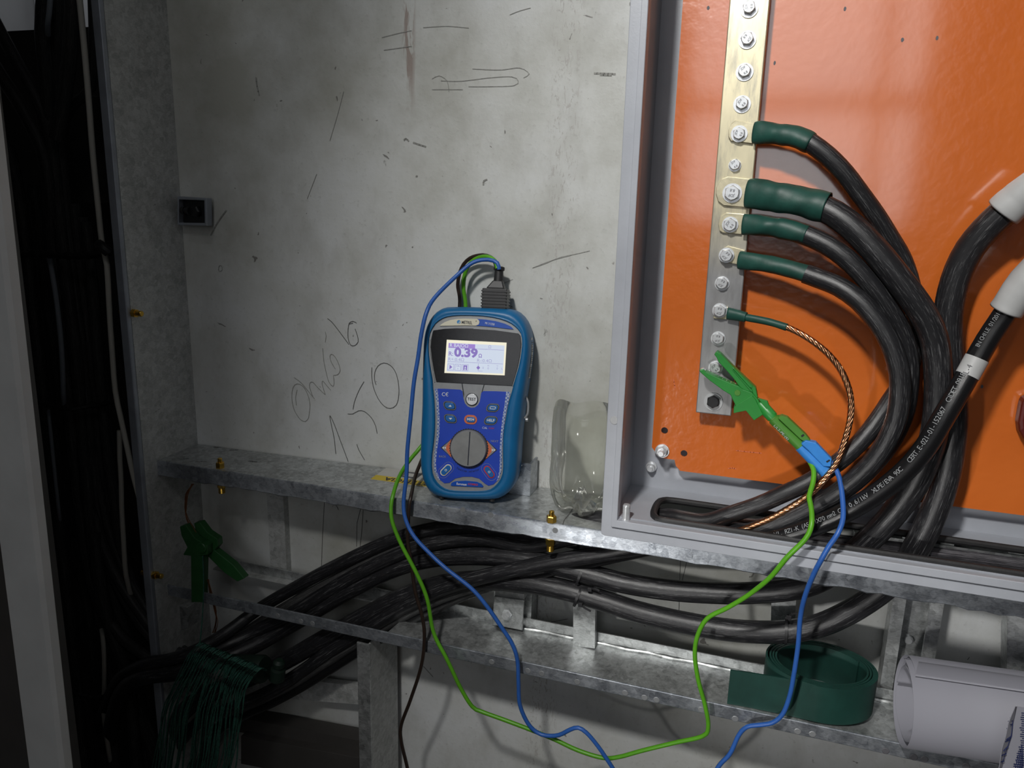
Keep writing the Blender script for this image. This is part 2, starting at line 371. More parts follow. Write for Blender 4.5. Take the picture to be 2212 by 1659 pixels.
# marks on the wall (pencil scribble, scratches): thin strips of graphite on the paint, parts of the wall
NRM = Vector((0.048, -1, 0)).normalized()
def pencil(name, strokes, w, mat, step=0.004):
    gg = G()
    for st in strokes:
        pts = smooth([PW(x, y, 0.0007) for x, y in st], step); ribbon(gg, pts, w, NRM)
    return link(name, gg.V, gg.F, mat, wall, smooth=False)
q = zm(600, 660, 3.95)
pencil('pencil_scribble', [q(s) for s in (
    [(140, 615), (200, 660), (250, 720), (312, 795)], [(262, 960), (275, 850), (255, 760), (215, 690), (165, 668), (130, 700), (120, 790), (140, 890), (190, 970), (235, 990), (262, 960)], [(165, 720), (152, 780), (158, 850)],
    [(300, 780), (272, 700), (275, 660), (300, 655), (340, 700), (405, 762)], [(405, 760), (378, 670), (385, 645), (415, 680), (450, 720)],
    [(383, 365), (392, 470), (410, 560), (435, 650), (470, 690), (480, 660), (475, 600)], [(475, 595), (510, 590), (532, 555), (520, 500), (490, 440), (462, 415), (445, 430), (455, 480), (490, 540)],
    [(405, 312), (412, 260), (405, 225)])], 0.0009, 'pencil_faint')
pencil('pencil_scribble', [q(s) for s in (
    [(425, 112), (460, 140), (520, 215), (605, 330)], [(670, 148), (640, 135), (610, 150), (600, 200), (600, 280), (620, 335), (655, 342), (685, 310), (680, 260), (660, 200)], [(608, 158), (640, 150)],
    [(735, 650), (690, 730), (655, 820), (642, 885)], [(598, 925), (640, 925), (690, 898), (740, 905), (800, 960), (835, 1030), (847, 1090)],
    [(803, 530), (803, 620), (820, 710), (860, 800), (910, 860), (960, 878), (1010, 850), (1032, 770), (1030, 670), (1005, 570), (960, 510), (905, 490), (855, 515), (828, 570), (825, 630), (838, 675)],
    [(495, 1265), (480, 1130), (455, 1010), (445, 940), (480, 1010), (540, 1170), (600, 1330)], [(675, 1185), (690, 1230), (740, 1318)])], 0.0010, 'pencil')
q = zm(400, 0, 2.353)
pencil('pencil_scratch', [q(s) for s in (
    [(1255, 400), (1290, 385), (1330, 410), (1340, 465)], [(1300, 410), (1400, 412), (1550, 395), (1660, 390), (1692, 410), (1670, 435), (1540, 440), (1440, 440)], [(1255, 455), (1410, 455)], [(1460, 350), (1600, 355), (1700, 345), (1748, 375), (1720, 395)],
    [(1650, 75), (1700, 55), (1755, 40)], [(805, 465), (775, 580), (735, 715)], [(668, 885), (620, 1010)], [(1765, 1362), (1830, 1340), (1900, 1310), (1990, 1290), (2055, 1275)], [(1770, 1360), (1860, 1325), (1960, 1298)],
    [(1500, 1505), (1560, 1465), (1665, 1420)], [(170, 1370), (172, 1352), (185, 1352), (188, 1372), (175, 1380), (168, 1368)], [(1000, 190), (1080, 170), (1150, 155)], [(1010, 255), (1150, 235)], [(1210, 140), (1330, 133), (1440, 142)])], 0.0008, 'pencil_faint')
pencil('pencil_scratch', [q(s) for s in ([(1515, 938), (1518, 920), (1533, 913)], [(1112, 712), (1122, 705), (1135, 716)], [(1160, 725), (1190, 735), (1222, 745)], [(2080, 372), (2130, 374), (2185, 376)], [(2110, 380), (2165, 382)], [(130, 1195), (165, 1130), (208, 1070)], [(360, 395), (365, 440), (376, 482)])], 0.0022, 'pencil_faint')
pencil('pencil_line', [[(x0, y0), (x1, y1)] for x0, y0, x1, y1 in ((701, 1078, 697, 1150), (697, 1150, 694, 1226), (781, 1090, 771, 1130), (771, 1130, 770, 1180), (785, 1090, 782, 1140), (782, 1140, 778, 1180), (720, 1080, 731, 1101),
    (1470, 1211, 1468, 1256), (1484, 1211, 1473, 1256), (1467, 1300, 1466, 1335), (1190, 1344, 1226, 1337), (915, 1440, 935, 1462), (2090, 1425, 2094, 1420))], 0.0008, 'pencil')

# ================================================================== LEFT BAY: post, column, panels behind the bundle
post = thing('steel_post', 'galvanised steel upright with mottled broad side, left edge of the white wall', 'post', (-0.87, 0.93, -1.3))
g = G(); g.box((-0.8735, 0.884, -1.3), (-0.869, 1.0, 0.9)); g.put('post_web', 'galvanised_dull', post, smooth=False)
xl = P(196, 0, 0.877).x
g = G(); g.box((xl, 0.8765, -1.3), (-0.869, 0.884, 0.9)); g.put('post_flange', 'steel_bluish', post, smooth=False, bevel=0.0015)
def hexbolt_x(px, py, parent):
    c0 = PX(px, py, -0.862)
    g = G(); g.lathe((-0.869, c0.y, c0.z), (1, 0, 0), [(0, .0062), (0.006, .0062)], 6); g.lathe((-0.863, c0.y, c0.z), (1, 0, 0), [(0, .0042), (0.009, .0042), (0.010, .0034)], 12)
    g.lathe((-0.8735, c0.y, c0.z), (-1, 0, 0), [(0, .0062), (0.012, .0062)], 6); g.lathe((-0.8855, c0.y, c0.z), (-1, 0, 0), [(0, .0045), (0.006, .0038)], 12)
    tag(g.put('brass_bolt', 'brass', parent, angle=30), 'brass bolt through the steel upright')
hexbolt_x(296, 677, post); hexbolt_x(340, 1243, post)

# pale column close to the viewer at the left
def colx(y, px): return P(px, y, .6)
tR, bR = P(-22, 0, .6), P(159, 1659, .6); tL, bL = P(-153, 0, .6), P(62, 1659, .6)
def ext(a, b, z): t_ = (z-a.z)/(b.z-a.z); return a.x+(b.x-a.x)*t_
tL2, bL2 = P(-153, 0, .585), P(62, 1659, .585)
def colring(z): return [(ext(tL2, bL2, z), .585, z), (ext(tR, bR, z)-.004, .585, z), (ext(tR, bR, z), .589, z), (ext(tR, bR, z), .600, z), (ext(tL2, bL2, z), .600, z)]
g = G(); lo, hi = colring(-1.4), colring(1.2); g.add(lo+hi, [tuple(range(4, -1, -1)), tuple(range(5, 10))]+[(k, (k+1) % 5, 5+(k+1) % 5, 5+k) for k in range(5)])
col = g.put('metal_column', 'grey_column_paint', smooth=False, bevel=0.0015)
tag(col, 'smooth pale grey metal upright standing close, in front of the black cables', 'post')
g = G(); g.box((-2.2, 0.645, -1.5), (bL.x-.035, 0.70, 1.4)); o = g.put('cabinet_panel', 'dark_panel', smooth=False)  # cabinet side extended far left out of view to block light
tag(o, 'dark cabinet side behind the pale grey upright', 'panel')

# dark board behind the bundle
g = G()
pts = [P(-150, 75, 1.14), P(230, 75, 1.14)]
pz = pts[0].z
g.box((-1.75, 1.14, -1.5), (-0.88, 1.17, P(80, 64, 1.14).z)); o = g.put('backing_board', 'dark_panel', smooth=False)
tag(o, 'dark board behind the bundle of black cables', 'panel')
f = [P(x, y, 1.05) for x, y in ((128, 300), (150, 240), (178, 212), (196, 206), (216, 207), (232, 212), (244, 230), (262, 442), (130, 442))]
g = G(); g.prism(f, offs(f, (0, .02, 0))); o = g.put('cover_plate', 'dark_panel', smooth=False, bevel=0.003); tag(o, 'dark rounded cover plate behind the white cable', 'plate')
# clamp bracket that runs behind the post
br = thing('wall_bracket', 'small black box bracket beside the steel upright on the wall', 'bracket', P(420, 488, 0.985))
f = [P(x, y, 0.984) for x, y in ((383, 424), (446, 428), (447, 488), (383, 486))]
h = [P(x, y, 0.984) for x, y in ((386, 431), (441, 433), (442, 482), (386, 481))]
g = G(); g.prism(f, offs(f, (0, .012, 0)), [h], [offs(h, (0, .012, 0))]); g.put('bracket_frame', 'steel_bluish', br, smooth=False, bevel=.0008)
g2 = offs(h, (0, .010, 0)); g = G(); g.prism(g2, offs(g2, (0, .002, 0))); g.put('bracket_back', 'black_steel', br, smooth=False)
g = G(); g.lathe(P(424, 457, .991), (0, -1, 0), [(0, .009), (.004, .009), (.006, .007)], 6); g.put('bracket_nut', 'black_steel', br)
g = G(); g.lathe(P(394, 455, .984), (1, 0, 0), [(0, .006), (.005, .006), (.005, .0048), (.010, .0048), (.010, .006), (.014, .006)], 12); g.put('bracket_bolt', 'black_steel', br)

# ================================================================== UPPER SHELF
sh = thing('metal_shelf', 'galvanised steel shelf with folded front edge under the blue meter', 'shelf', (-0.5, 0.95, -0.44))
ZS = -0.406; LX = P(335, 992, 0.91).x
def slot(px, py, L, Wd, ang): c0 = PZ(px, py, ZS); u = Vector((math.cos(ang), math.sin(ang), 0)); v = Vector((-math.sin(ang), math.cos(ang), 0)); return [c0+u*x+v*y for x, y in rrect(0, 0, L, Wd, Wd*.49, 3)]
slots = [slot(*s) for s in ((396, 991, .017, .0045, .5), (434, 997, .017, .0045, .5), (471, 966, .015, .0045, .5), (505, 972, .015, .0045, .5), (546, 997, .016, .005, .1))]
xr_ = -0.166
f = [Vector((LX, .9115, ZS)), Vector((xr_, .9115, ZS)), Vector((xr_, wallY(xr_)-.002, ZS)), Vector((LX+.004, wallY(LX)-.002, ZS))]
g = G(); g.prism(f, offs(f, (0, 0, -.0025)), slots, [offs(s, (0, 0, -.0025)) for s in slots]); g.put('shelf_plate', 'galvanised', sh, smooth=False)
g = G(); n = 120; V = []; F = []
random.seed(3)
for i in range(n+1):
    x = LX+(0.9-LX)*i/n; jb = random.uniform(-.0012, .0012)
    for (yy, zz) in ((.9115, 0), (.9098, -.0007), (.9090, -.003), (.9090, -.019), (.9082, -.0225+jb), (.9105, -.0245+jb*1.5), (.914, -.0225), (.913, -.004), (.9125, -.0025)):
        V.append((x, yy, ZS+zz))
m_ = 9
for i in range(n):
    for k in range(m_): j = (k+1) % m_; F.append((i*m_+k, i*m_+j, i*m_+m_+j, i*m_+m_+k))
F += [tuple(range(m_)), tuple(n*m_+k for k in range(m_))]
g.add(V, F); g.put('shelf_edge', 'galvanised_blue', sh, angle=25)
def brass_bolt(px, py, parent):
    c0 = PZ(px, py, ZS); g = G()
    g.lathe(c0, (0, 0, 1), [(0, .0066), (.0075, .0066), (.0085, .0058)], 6, .3); g.lathe(c0+Z_*.0085, (0, 0, 1), [(0, .0034), (.0058, .0034), (.0065, .0028)], 12)
    b0 = c0+Vector((0, -.004, -.0265)); g.lathe(c0-Z_*.0025, (0, 0, -1), [(0, .0034), (.022, .0034)], 12); g.lathe(c0-Z_*.0225, (0, 0, -1), [(0, .0075), (.002, .0075), (.002, .0063), (.009, .0063)], 6, .3)
    for k in range(5): g.lathe(c0-Z_*(.0315+k*.0018), (0, 0, -1), [(0, .0046), (.0009, .0051), (.0018, .0046)], 12)
    tag(g.put('brass_bolt', 'brass', parent, angle=30), 'brass bolt through the shelf')
brass_bolt(1191, 1127, sh); brass_bolt(476, 1010, sh)
g = G(); pts = smooth([PZ(x, y, ZS+.0006) for x, y in ((1216, 1133), (1219, 1123), (1231, 1108), (1245, 1086), (1258, 1066))]); ribbon(g, pts, .0011, Z_); link('pencil_line', g.V, g.F, 'pencil', sh, smooth=False)
for x, y in ((1199, 1146), (1060, 1112), (1000, 1101)):
    c0 = P(x, y, .9086); link('weld_dot', [c0+Vector((a*.0038, 0, b*.0038)) for a, b in circ(0, 0, 1, 10)], [tuple(range(10))], 'bezel_silver', sh, smooth=False)

# sticker on the shelf
st = thing('warning_label', 'yellow and white warning sticker lying upside down on the shelf', 'sticker', PZ(850, 1030, ZS))
A_, B_ = PZ(800, 1035, ZS+.0005), PZ(830, 1010, ZS+.0005)
du = (PZ(905, 1049, ZS)-PZ(802, 1035, ZS)).normalized(); dv = (B_-A_); dv = dv-du*dv.dot(du); LV = dv.length; dv.normalize(); LU = .135
def q4(o, a, b, c, d, lift=0): return [o+du*x+dv*y+Z_*lift for x, y in ((a, c), (b, c), (b, d), (a, d))]
g = G(); p = q4(A_, 0, LU, 0, LV); g.prism(p, offs(p, (0, 0, -.0004))); g.put('label_sheet', 'sticker_white', st, smooth=False)
link('label_band', q4(A_, 0, LU, 0, LV*.36, .0002), [(0, 1, 2, 3)], 'sticker_yellow', st, smooth=False)
link('label_picture', q4(A_, LU*.24, LU*.46, LV*.46, LV*.92, .0002), [(0, 1, 2, 3)], 'dark_stamp', st, smooth=False)
link('label_picture', q4(A_, LU*.29, LU*.40, LV*.55, LV*.80, .0004), [(0, 1, 2, 3)], 'sticker_white', st, smooth=False)
text('ADVERTENCIA', A_+du*LU*.56+dv*LV*.18, -du, -dv, LV*.23, 'print_dark', 'lettering', st, lift=.0005, bold=.02)

# cut plastic bottle
bc = Vector((-.2165, .965, ZS+.0006))
bt = thing('plastic_bottle', 'clear cut-off plastic bottle base standing upside on the shelf by the enclosure', 'bottle', bc)
V = []; F = []; nb = 60
prof = [(.0, .004, 0), (.004, .018, 1), (.002, .030, 1), (.010, .039, .8), (.022, .0435, .4), (.038, .0462, .1), (.055, .0460, 0), (.070, .0448, 0), (.085, .0455, 0), (.100, .0447, 0), (.115, .0455, 0), (.135, .0440, 0), (.142, .0420, 0)]
for (h, r, pet) in prof:
    for k in range(nb):
        a = 2*math.pi*k/nb; c5 = max(0, math.cos(5*a)); rr = r*(1-.16*pet*(1-abs(math.cos(2.5*a)))**1.2); hh = h+pet*.016*(1-abs(math.cos(2.5*a)))**1.5
        if h > .13: hh += .004*math.sin(a*2+1)+.002*math.sin(5*a)
        V.append(bc+Vector((rr*math.cos(a), rr*math.sin(a), hh)))
for i in range(len(prof)-1):
    for k in range(nb): j = (k+1) % nb; F.append((i*nb+k, i*nb+j, i*nb+nb+j, i*nb+nb+k))
F.append(tuple(range(nb)))
o = link('bottle_body', V, F, 'clear_plastic', bt, angle=80)
# small dark bracket behind the meter
f = [PZ(x, y, ZS) for x, y in ((1082, 1052), (1134, 1062), (1147, 1046), (1110, 1036))]
g = G(); f2 = [P(1093, 1060, .972), P(1139, 1060, .972), P(1139, 1009, .972), P(1093, 1005, .972)]
zlo = ZS+.0003; xs = (f2[0].x, f2[1].x); zhi = f2[2].z
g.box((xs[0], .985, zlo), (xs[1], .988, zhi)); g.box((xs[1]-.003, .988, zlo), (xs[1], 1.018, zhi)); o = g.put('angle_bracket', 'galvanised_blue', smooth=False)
tag(o, 'small galvanised angle bracket on the shelf behind the blue meter', 'bracket')

# ================================================================== LOWER TRAY AND STRUTS
ZT = -0.611
tr = thing('cable_tray', 'galvanised lower tray with down-turned front edge and back lip, holding the green roll', 'tray', (-0.3, .95, ZT-.03))
xl_ = P(361, 1267, .9055).x; xp = PZ(835, 1340, ZT).x
f = [PZ(900, 1312, ZT), Vector((.9, .992, ZT)), Vector((.9, .907, ZT)), PZ(838, 1365, ZT)]
f[0].y = .99; f[3].y = .907
g = G(); g.prism(f, offs(f, (0, 0, -.0025))); g.put('tray_floor', 'galvanised', tr, smooth=False)
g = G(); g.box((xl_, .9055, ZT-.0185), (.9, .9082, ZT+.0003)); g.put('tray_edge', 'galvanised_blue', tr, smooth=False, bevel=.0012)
xb = P(470, 1215, .987).x
g = G(); g.box((xb, .9875, ZT-.001), (.9, .990, ZT+.0165)); g.put('back_lip', 'galvanised', tr, smooth=False, bevel=.0008)
g = G(); g.box((xb, .975, ZT-.001), (xp+.01, .9885, ZT+.001)); g.put('back_ledge', 'galvanised_dull', tr, smooth=False)
g = G(); pts = smooth([Vector((x, .985+.0015*math.sin(x*90), ZT+.0012)) for x in [-.33+.03*k for k in range(22)]], .006); g.tube(pts, [.0016+.0010*random.random() for _ in pts], 6); g.put('weld_bead', 'galvanised', tr)
for px, py in ((1062, 1430), (1140, 1449), (1170, 1455), (1247, 1473), (1350, 1497), (1392, 1507), (1418, 1512), (1515, 1533), (1588, 1553), (1723, 1580), (1755, 1586), (1913, 1622), (1974, 1636), (1997, 1640), (2087, 1655), (600, 1330), (650, 1342), (675, 1347)):
    c0 = P(px, py, .9052); g = G(); g.add([c0+Vector((a, 0, b)) for a, b in circ(0, 0, .0042, 14)]+[c0+Vector((a, -.0004, b)) for a, b in circ(0, 0, .0034, 14)], [(i, (i+1) % 14, 14+(i+1) % 14, 14+i) for i in range(14)]+[tuple(range(14, 28))])
    g.put('weld_dot', 'bezel_silver' if px < 1800 else 'dark_stamp', tr, smooth=False)

def cstrut(name, label, cat, xpx, y_ref, z0, z1, Y0, Y1, mat='galvanised', lips=True):
    xa, xb = P(xpx[0], y_ref, Y0).x, P(xpx[1], y_ref, Y0).x; w = xb-xa; lp = w*.26; t_ = .0022
    o2 = [(xa, Y0), (xa+lp, Y0), (xa+lp, Y0+.006), (xa+lp-t_, Y0+.006), (xa+lp-t_, Y0+t_), (xa+t_, Y0+t_), (xa+t_, Y1-t_), (xb-t_, Y1-t_), (xb-t_, Y0+t_), (xb-lp+t_, Y0+t_), (xb-lp+t_, Y0+.006), (xb-lp, Y0+.006), (xb-lp, Y0), (xb, Y0), (xb, Y1), (xa, Y1)]
    lo = [Vector((x, y, z0)) for x, y in o2]; hi = [Vector((x, y, z1)) for x, y in o2]
    g = G(); g.prism(lo, hi); o = g.put(name, mat, smooth=False); return tag(o, label, cat)
yw = lambda x: wallY(x)-.001
def flatbar(label, pts, Y, depth, mat='galvanised', name='support_bar', cat='bar'):
    f = [P(x, y, Y) for x, y in pts]; g = G(); g.prism(f, offs(f, (0, depth, 0))); o = g.put(name, mat, smooth=False, bevel=.001); return tag(o, label, cat)
flatbar('dark upright bar on the wall under the left half of the shelf', [(575, 1052), (611, 1058), (621, 1262), (586, 1258)], .995, .014, 'galvanised_dull')
z2 = ZS-.004
cstrut('wall_strut', 'slotted channel on the wall behind the cables, above the bolted clamp plate', 'strut', (1068, 1150), 1250, ZT-.004, z2, .992, 1.020)
flatbar('galvanised upright bar between the tray and the shelf, behind the two cable ties', [(1238, 1150), (1288, 1157), (1285, 1402), (1238, 1396)], .9685, .010)
flatbar('galvanised upright bar behind the cable tie at the green roll', [(1669, 1210), (1723, 1217), (1714, 1447), (1662, 1440)], .985, .012)
cstrut('wall_strut', 'wide channel on the wall above the rolled paper, with a small screw', 'strut', (1921, 2032), 1350, ZT-.02, ZS+.03, .994, 1.022)
flatbar('grey upright plate at the right picture edge behind the rolled paper', [(2178, 1170), (2300, 1185), (2300, 1500), (2174, 1500)], .995, .03)
c0 = P(1963, 1382, 1.018); g = G(); g.lathe(c0, (0, -1, 0), [(-.002, .0055), (.002, .0055), (.004, .0035)], 12); tag(g.put('screw', 'zinc'), 'small screw in the wide wall channel above the rolled paper', 'screw')
f = [P(x, y, 1.0) for x, y in ((1640, 1166), (2500, 1260), (2500, 1285), (1640, 1185))]
g = G(); za = P(2150, 1195, 1.0).z; g.box((.12, .992, za-.008), (.9, .9945, za+.004)); g.box((.12, .9945, za+.001), (.9, 1.03, za+.004)); o = g.put('support_rail', 'galvanised', smooth=False); tag(o, 'horizontal galvanised rail on the wall seen through the enclosure opening', 'rail')
# clamp plate with bolt
cl = thing('clamp_plate', 'square galvanised clamp plate with a hex bolt on the slotted wall channel', 'plate', P(1098, 1361, .972))
f = [P(x, y, .972) for x, y in ((1067, 1288), (1132, 1297), (1128, 1362), (1063, 1350))]
g = G(); g.prism(f, offs(f, (0, .004, 0))); g.put('plate', 'galvanised', cl, smooth=False, bevel=.001)
f = [P(x, y, .974) for x, y in ((1068, 1276), (1131, 1284), (1131, 1298), (1068, 1290))]
g = G(); g.prism(offs(f, (0, .002, 0)), offs(f, (0, .018, 0))); g.put('plate_hook', 'galvanised_dull', cl, smooth=False, bevel=.001)
c0 = P(1096, 1326, .972); g = G(); g.lathe(c0, (-.15, -1, -.1), [(0, .0080), (.0015, .0080), (.0015, .0068), (.007, .0068), (.008, .0055)], 6, .2); g.put('hex_bolt', 'zinc', cl, angle=25)

# upright channel under the tray, small clip, dark bars at lower left
up = thing('upright_channel', 'galvanised upright channel hanging below the tray', 'post', (-.5, .95, -1.3))
zt_ = P(790, 1396, .905).z; xa, xb2 = P(770, 1500, .906).x, P(797, 1500, .906).x
g = G(); g.box((xa, .9100, -1.3), (xb2, .9130, zt_)); g.put('front_flange', 'galvanised', up, smooth=False, bevel=.0006)
g = G(); g.box((xb2-.003, .9130, -1.3), (xb2, .998, zt_)); g.put('channel_web', 'galvanised_dull', up, smooth=False)
flatbar('short bright clip on the steel upright under the left end of the tray', [(387, 1308), (404, 1312), (407, 1357), (391, 1362)], .90, .03, name='steel_clip', cat='clip')
flatbar('horizontal bar on the wall left of the upright channel', [(500, 1452), (775, 1482), (775, 1522), (500, 1500)], .985, .012, 'galvanised_dull')
flatbar('lower dark timber-like beam at the bottom of the picture beside the green cords', [(520, 1590), (778, 1638), (778, 1700), (520, 1650)], .96, .04, 'dark_panel', 'dark_beam', 'beam')
flatbar('upper dark beam below the horizontal bar, left of the upright channel', [(505, 1548), (778, 1600), (778, 1628), (505, 1580)], .975, .03, 'dark_panel', 'dark_beam', 'beam')

# ================================================================== ENCLOSURE
en = thing('electrical_enclosure', 'grey painted open steel enclosure with rolled rim, orange plate inside', 'enclosure', (.0, .9, -.386))
EX0, EX1, EZ0, EZ1 = -.168, .95, -.386, .95
def ring(x0, x1, z0, z1, r, y): return [Vector((x, y, z)) for x, z in ((x0+r*.3, z0), (x1, z0), (x1, z1), (x0, z1), (x0, z0+r*.3))]
def frame(o, i, ya, yb, name, mat, bevel=.0008):
    fo = [Vector((x, ya, z)) for x, z in o]; fi = [Vector((x, ya, z)) for x, z in i]
    g = G(); g.prism(fo, offs(fo, (0, yb-ya, 0)), [fi], [offs(fi, (0, yb-ya, 0))]); return g.put(name, mat, en, smooth=False, bevel=bevel)
rc = lambda x0, x1, z0, z1, r: [(x0, z0+r), (x0+r*.3, z0+r*.3), (x0+r, z0), (x1, z0), (x1, z1), (x0, z1)]
sq = lambda x0, x1, z0, z1: [(x0, z0), (x1, z0), (x1, z1), (x0, z1)]
frame(rc(EX0, EX1, EZ0, EZ1, .004), sq(-.1545, .93, -.3745, .93), .8520, .8570, 'rim_flange', 'grey_enamel')
frame(rc(-.1560, .935, -.3728, .935, .0015), sq(-.1490, .93, -.3635, .93), .8490, .8660, 'rim_ridge', 'grey_enamel')
g = G(); g.box((EX0+.004, .857, EZ0+.004), (-.1575, .972, EZ1)); g.put('side_panel', 'grey_enamel', en, smooth=False)
g = G(); g.box((-.1575, .857, -.37), (-.1550, .97, EZ1)); g.put('side_lining', 'grey_enamel', en, smooth=False)
# floor with the long cable opening
ZF = -.3620
OP = [(-.112, .879), (-.108, .868), (-.098, .8635), (.80, .8635), (.80, .930), (-.098, .930), (-.108, .926), (-.112, .915)]
fo = [Vector((x, y, ZF)) for x, y in ((-.1552, .862), (.93, .862), (.93, .971), (-.1552, .971))]
fo[0].y = fo[1].y = .8585
fi = [Vector((x, y, ZF)) for x, y in OP]
g = G(); g.prism(fo, offs(fo, (0, 0, -.003)), [fi], [offs(fi, (0, 0, -.003))]); g.put('bottom_panel', 'grey_enamel', en, smooth=False)
g = G(); g.box((-.158, .970, -.3745), (.93, .973, EZ1)); g.put('back_panel', 'grey_enamel', en, smooth=False)
g = G(); pts = smooth([Vector((x, y, ZF+.0012)) for x, y in [(.60, .930), (.35, .930), (.1, .930), (-.05, .930), (-.095, .930), (-.107, .926), (-.112, .914), (-.112, .882), (-.108, .869), (-.098, .8640), (-.05, .8635), (.1, .8635), (.35, .8635), (.60, .8635)]], .006)
g.tube(pts, .0042, 10); g.put('edge_trim', 'black_rubber', en)
c0 = PZ(1352, 1120, ZF); g = G(); n = 16
g.lathe(c0, (0, 0, 1), [(-.002, .0042)]+[(k*.0011, .0040 if k % 2 else .0046) for k in range(n)]+[(n*.0011, .0036)], 12); g.put('stud_bolt', 'zinc', en, angle=60)
c0 = P(1407, 1008, .969); g = G(); g.lathe(c0, (0, -1, 0), [(0, .0075), (.002, .0070), (.002, .0056), (.007, .0056), (.008, .0048)], 12); g.lathe(c0-Y_*.006, (0, -1, 0), [(0, .0034), (.006, .0030)], 12); tag(g.put('screw', 'zinc', en), 'screw in the back of the enclosure')
c0 = P(1327, 908, .8519); g = G(); g.lathe(c0, (0, -1, 0), [(0, .0050), (.0006, .0046)], 16); g.put('rim_plug', 'sticker_silver', en)

# ------------------------------------------------------------------ orange mounting plate
mp = thing('mounting_plate', 'glossy orange mounting plate inside the grey enclosure', 'plate', (.1, .95, -.328))
def oz(L): return [P(x, y, .950) for x, y in L]
o1 = P(1408, 964, .95); x0 = -.1287; zb_ = -.328
qq = zm(1280, 860, 4.148)
cor = oz([(a, b) for a, b in qq([(525, 440), (570, 490), (640, 540), (735, 553), (745, 605), (785, 655)])])
f = [Vector((x0, .95, .9)), Vector((x0, .95, cor[0].z))]+cor[1:5]+[Vector((cor[5].x, .95, zb_)), Vector((.85, .95, zb_)), Vector((.85, .95, .9))]
hs = []
for px, py, r in ((1435.5, 930, .0042), (1477.5, 979.5, .0042)):
    c0 = P(px, py, .95); hs.append([Vector((a, .95, b)) for a, b in circ(c0.x, c0.z, r, 16)])
g = G(); g.prism(f, offs(f, (0, .0025, 0)), hs, [offs(h, (0, .0025, 0)) for h in hs]); g.put('plate', 'orange_enamel', mp, smooth=False)
c0 = P(1430, 975, .947)
g = G(); g.lathe(c0+Y_*.0028, (0, -1, 0), [(0, .0088), (.0018, .0088), (.0018, .0062)], 20); g.lathe(c0+Y_*.001, (0, -1, 0), [(0, .0072), (.005, .0072), (.006, .0060)], 6, .4); g.lathe(c0-Y_*.005, (0, -1, 0), [(0, .0038), (.006, .0038), (.0068, .0032)], 12)
g.lathe(c0+Y_*.004, (0, 1, 0), [(0, .005), (.018, .005)], 12)
g.put('fixing_nut', 'zinc', mp, angle=30)
for px, py in ((1530, 17), (1825, 19), (1673, 136), (1949, 86), (2024, 82), (2121, 835)):
    c0 = P(px, py, .9496); link('paint_chip', [c0+Vector((a*.0014*random.uniform(.7, 1.3), 0, b*.0022)) for a, b in circ(0, 0, 1, 7)], [tuple(range(7))], 'dark_stamp', mp, smooth=False)
for L in ([(1590, 973), (1615, 976), (1645, 979)], [(1573, 1012), (1582, 1011), (1590, 1013)], [(1455, 820), (1458, 838)]):
    g = G(); ribbon(g, smooth([P(x, y, .9497) for x, y in L], .003), .0011, (0, -1, 0)); link('paint_scratch', g.V, g.F, 'print_orange', mp, smooth=False)

# red plastic holder at the right edge
f = [P(x, y, .93) for x, y in ((2201, 915), (2207, 880), (2212, 862), (2300, 840), (2300, 1000), (2212, 948), (2203, 932))]
g = G(); g.prism(f, offs(f, (0, .0195, 0))); o = g.put('cable_holder', 'red_plastic', smooth=False, bevel=.004); tag(o, 'dark red plastic holder on the orange plate, cut by the right picture edge', 'holder')

# ================================================================== BUSBAR
bb = thing('earth_busbar', 'upright tinned flat busbar with a column of hex bolts on the orange plate', 'busbar', (-.058, .935, -.2445))
YB = .925
BX0 = (P(1501, 895, YB).x+P(1577.7, 0, YB).x)/2; BX1 = (P(1578.4, 905, YB).x+P(1663.6, 0, YB).x)/2
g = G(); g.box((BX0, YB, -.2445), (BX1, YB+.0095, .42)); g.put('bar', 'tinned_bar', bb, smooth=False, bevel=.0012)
g = G()
for zz in (-.225, .37):
    g = G(); g.lathe(((BX0+BX1)/2, YB+.0095, zz), (0, 1, 0), [(0, .009), (.0155, .009)], 16); g.put('spacer', 'black_plastic', bb)
WASH, HEAD, MARK = {}, {}, {}
def bolt(px, py, r=.0068, wash=True, stand=0.0, ph=.0, mat='zinc'):
    c0 = P(px, py, YB-stand-.0068); c0.y = YB-stand
    g = G(); g.lathe(c0, (0, -1, 0), [(0, r), (.0058, r), (.0068, r*.86)], 6, ph); g.lathe(c0-Y_*.0064, (0, -1, 0), [(0, r*.84), (.0008, r*.80)], 20)
    b = g.put('bolt', mat, bb, angle=30)
    if wash:
        wc = c0+Vector((0, 0, -.0008)) if stand == 0 else c0
        g = G(); g.lathe(wc, (0, -1, 0), [(0, wash), (.0013, wash)], 24); w_ = link('washer', g.V, g.F, 'zinc' if mat == 'zinc' else 'sticker_silver', b_parent(b), angle=30)
    if mat == 'zinc':
        for s, dz in (('JDF', .0026), ('8.8', -.0028)):
            rot = ph*2; u = Vector((math.cos(rot), 0, math.sin(rot))); v = Vector((-math.sin(rot), 0, math.cos(rot)))
            text(s, c0-Y_*.0073+v*dz, u, v, r*.36, 'dark_stamp', 'marking', b_parent(b), bold=.01)
    return b
def b_parent(b): ORG[b.name] = ORG[bb.name]; return b
for a in ((1618, 14, .0068, .0092, 0, .8), (1614, 82, .0068, .0092, 0, -1.1), (1608, 152, .0068, .0092, 0, .3), (1602.5, 222, .0068, .0092, 0, .45)): bolt(*a)
bolt(1586.8, 355, .0062, .0067, 0, .3)
for a in ((1596, 288, .0066, .0088, .0045, .6), (1581, 417, .0086, .0105, .0045, 1.5), (1576.5, 485.5, .0075, .0088, .0045, .5), (1568.5, 552, .0072, .0085, .0055, 1.2)): bolt(*a)
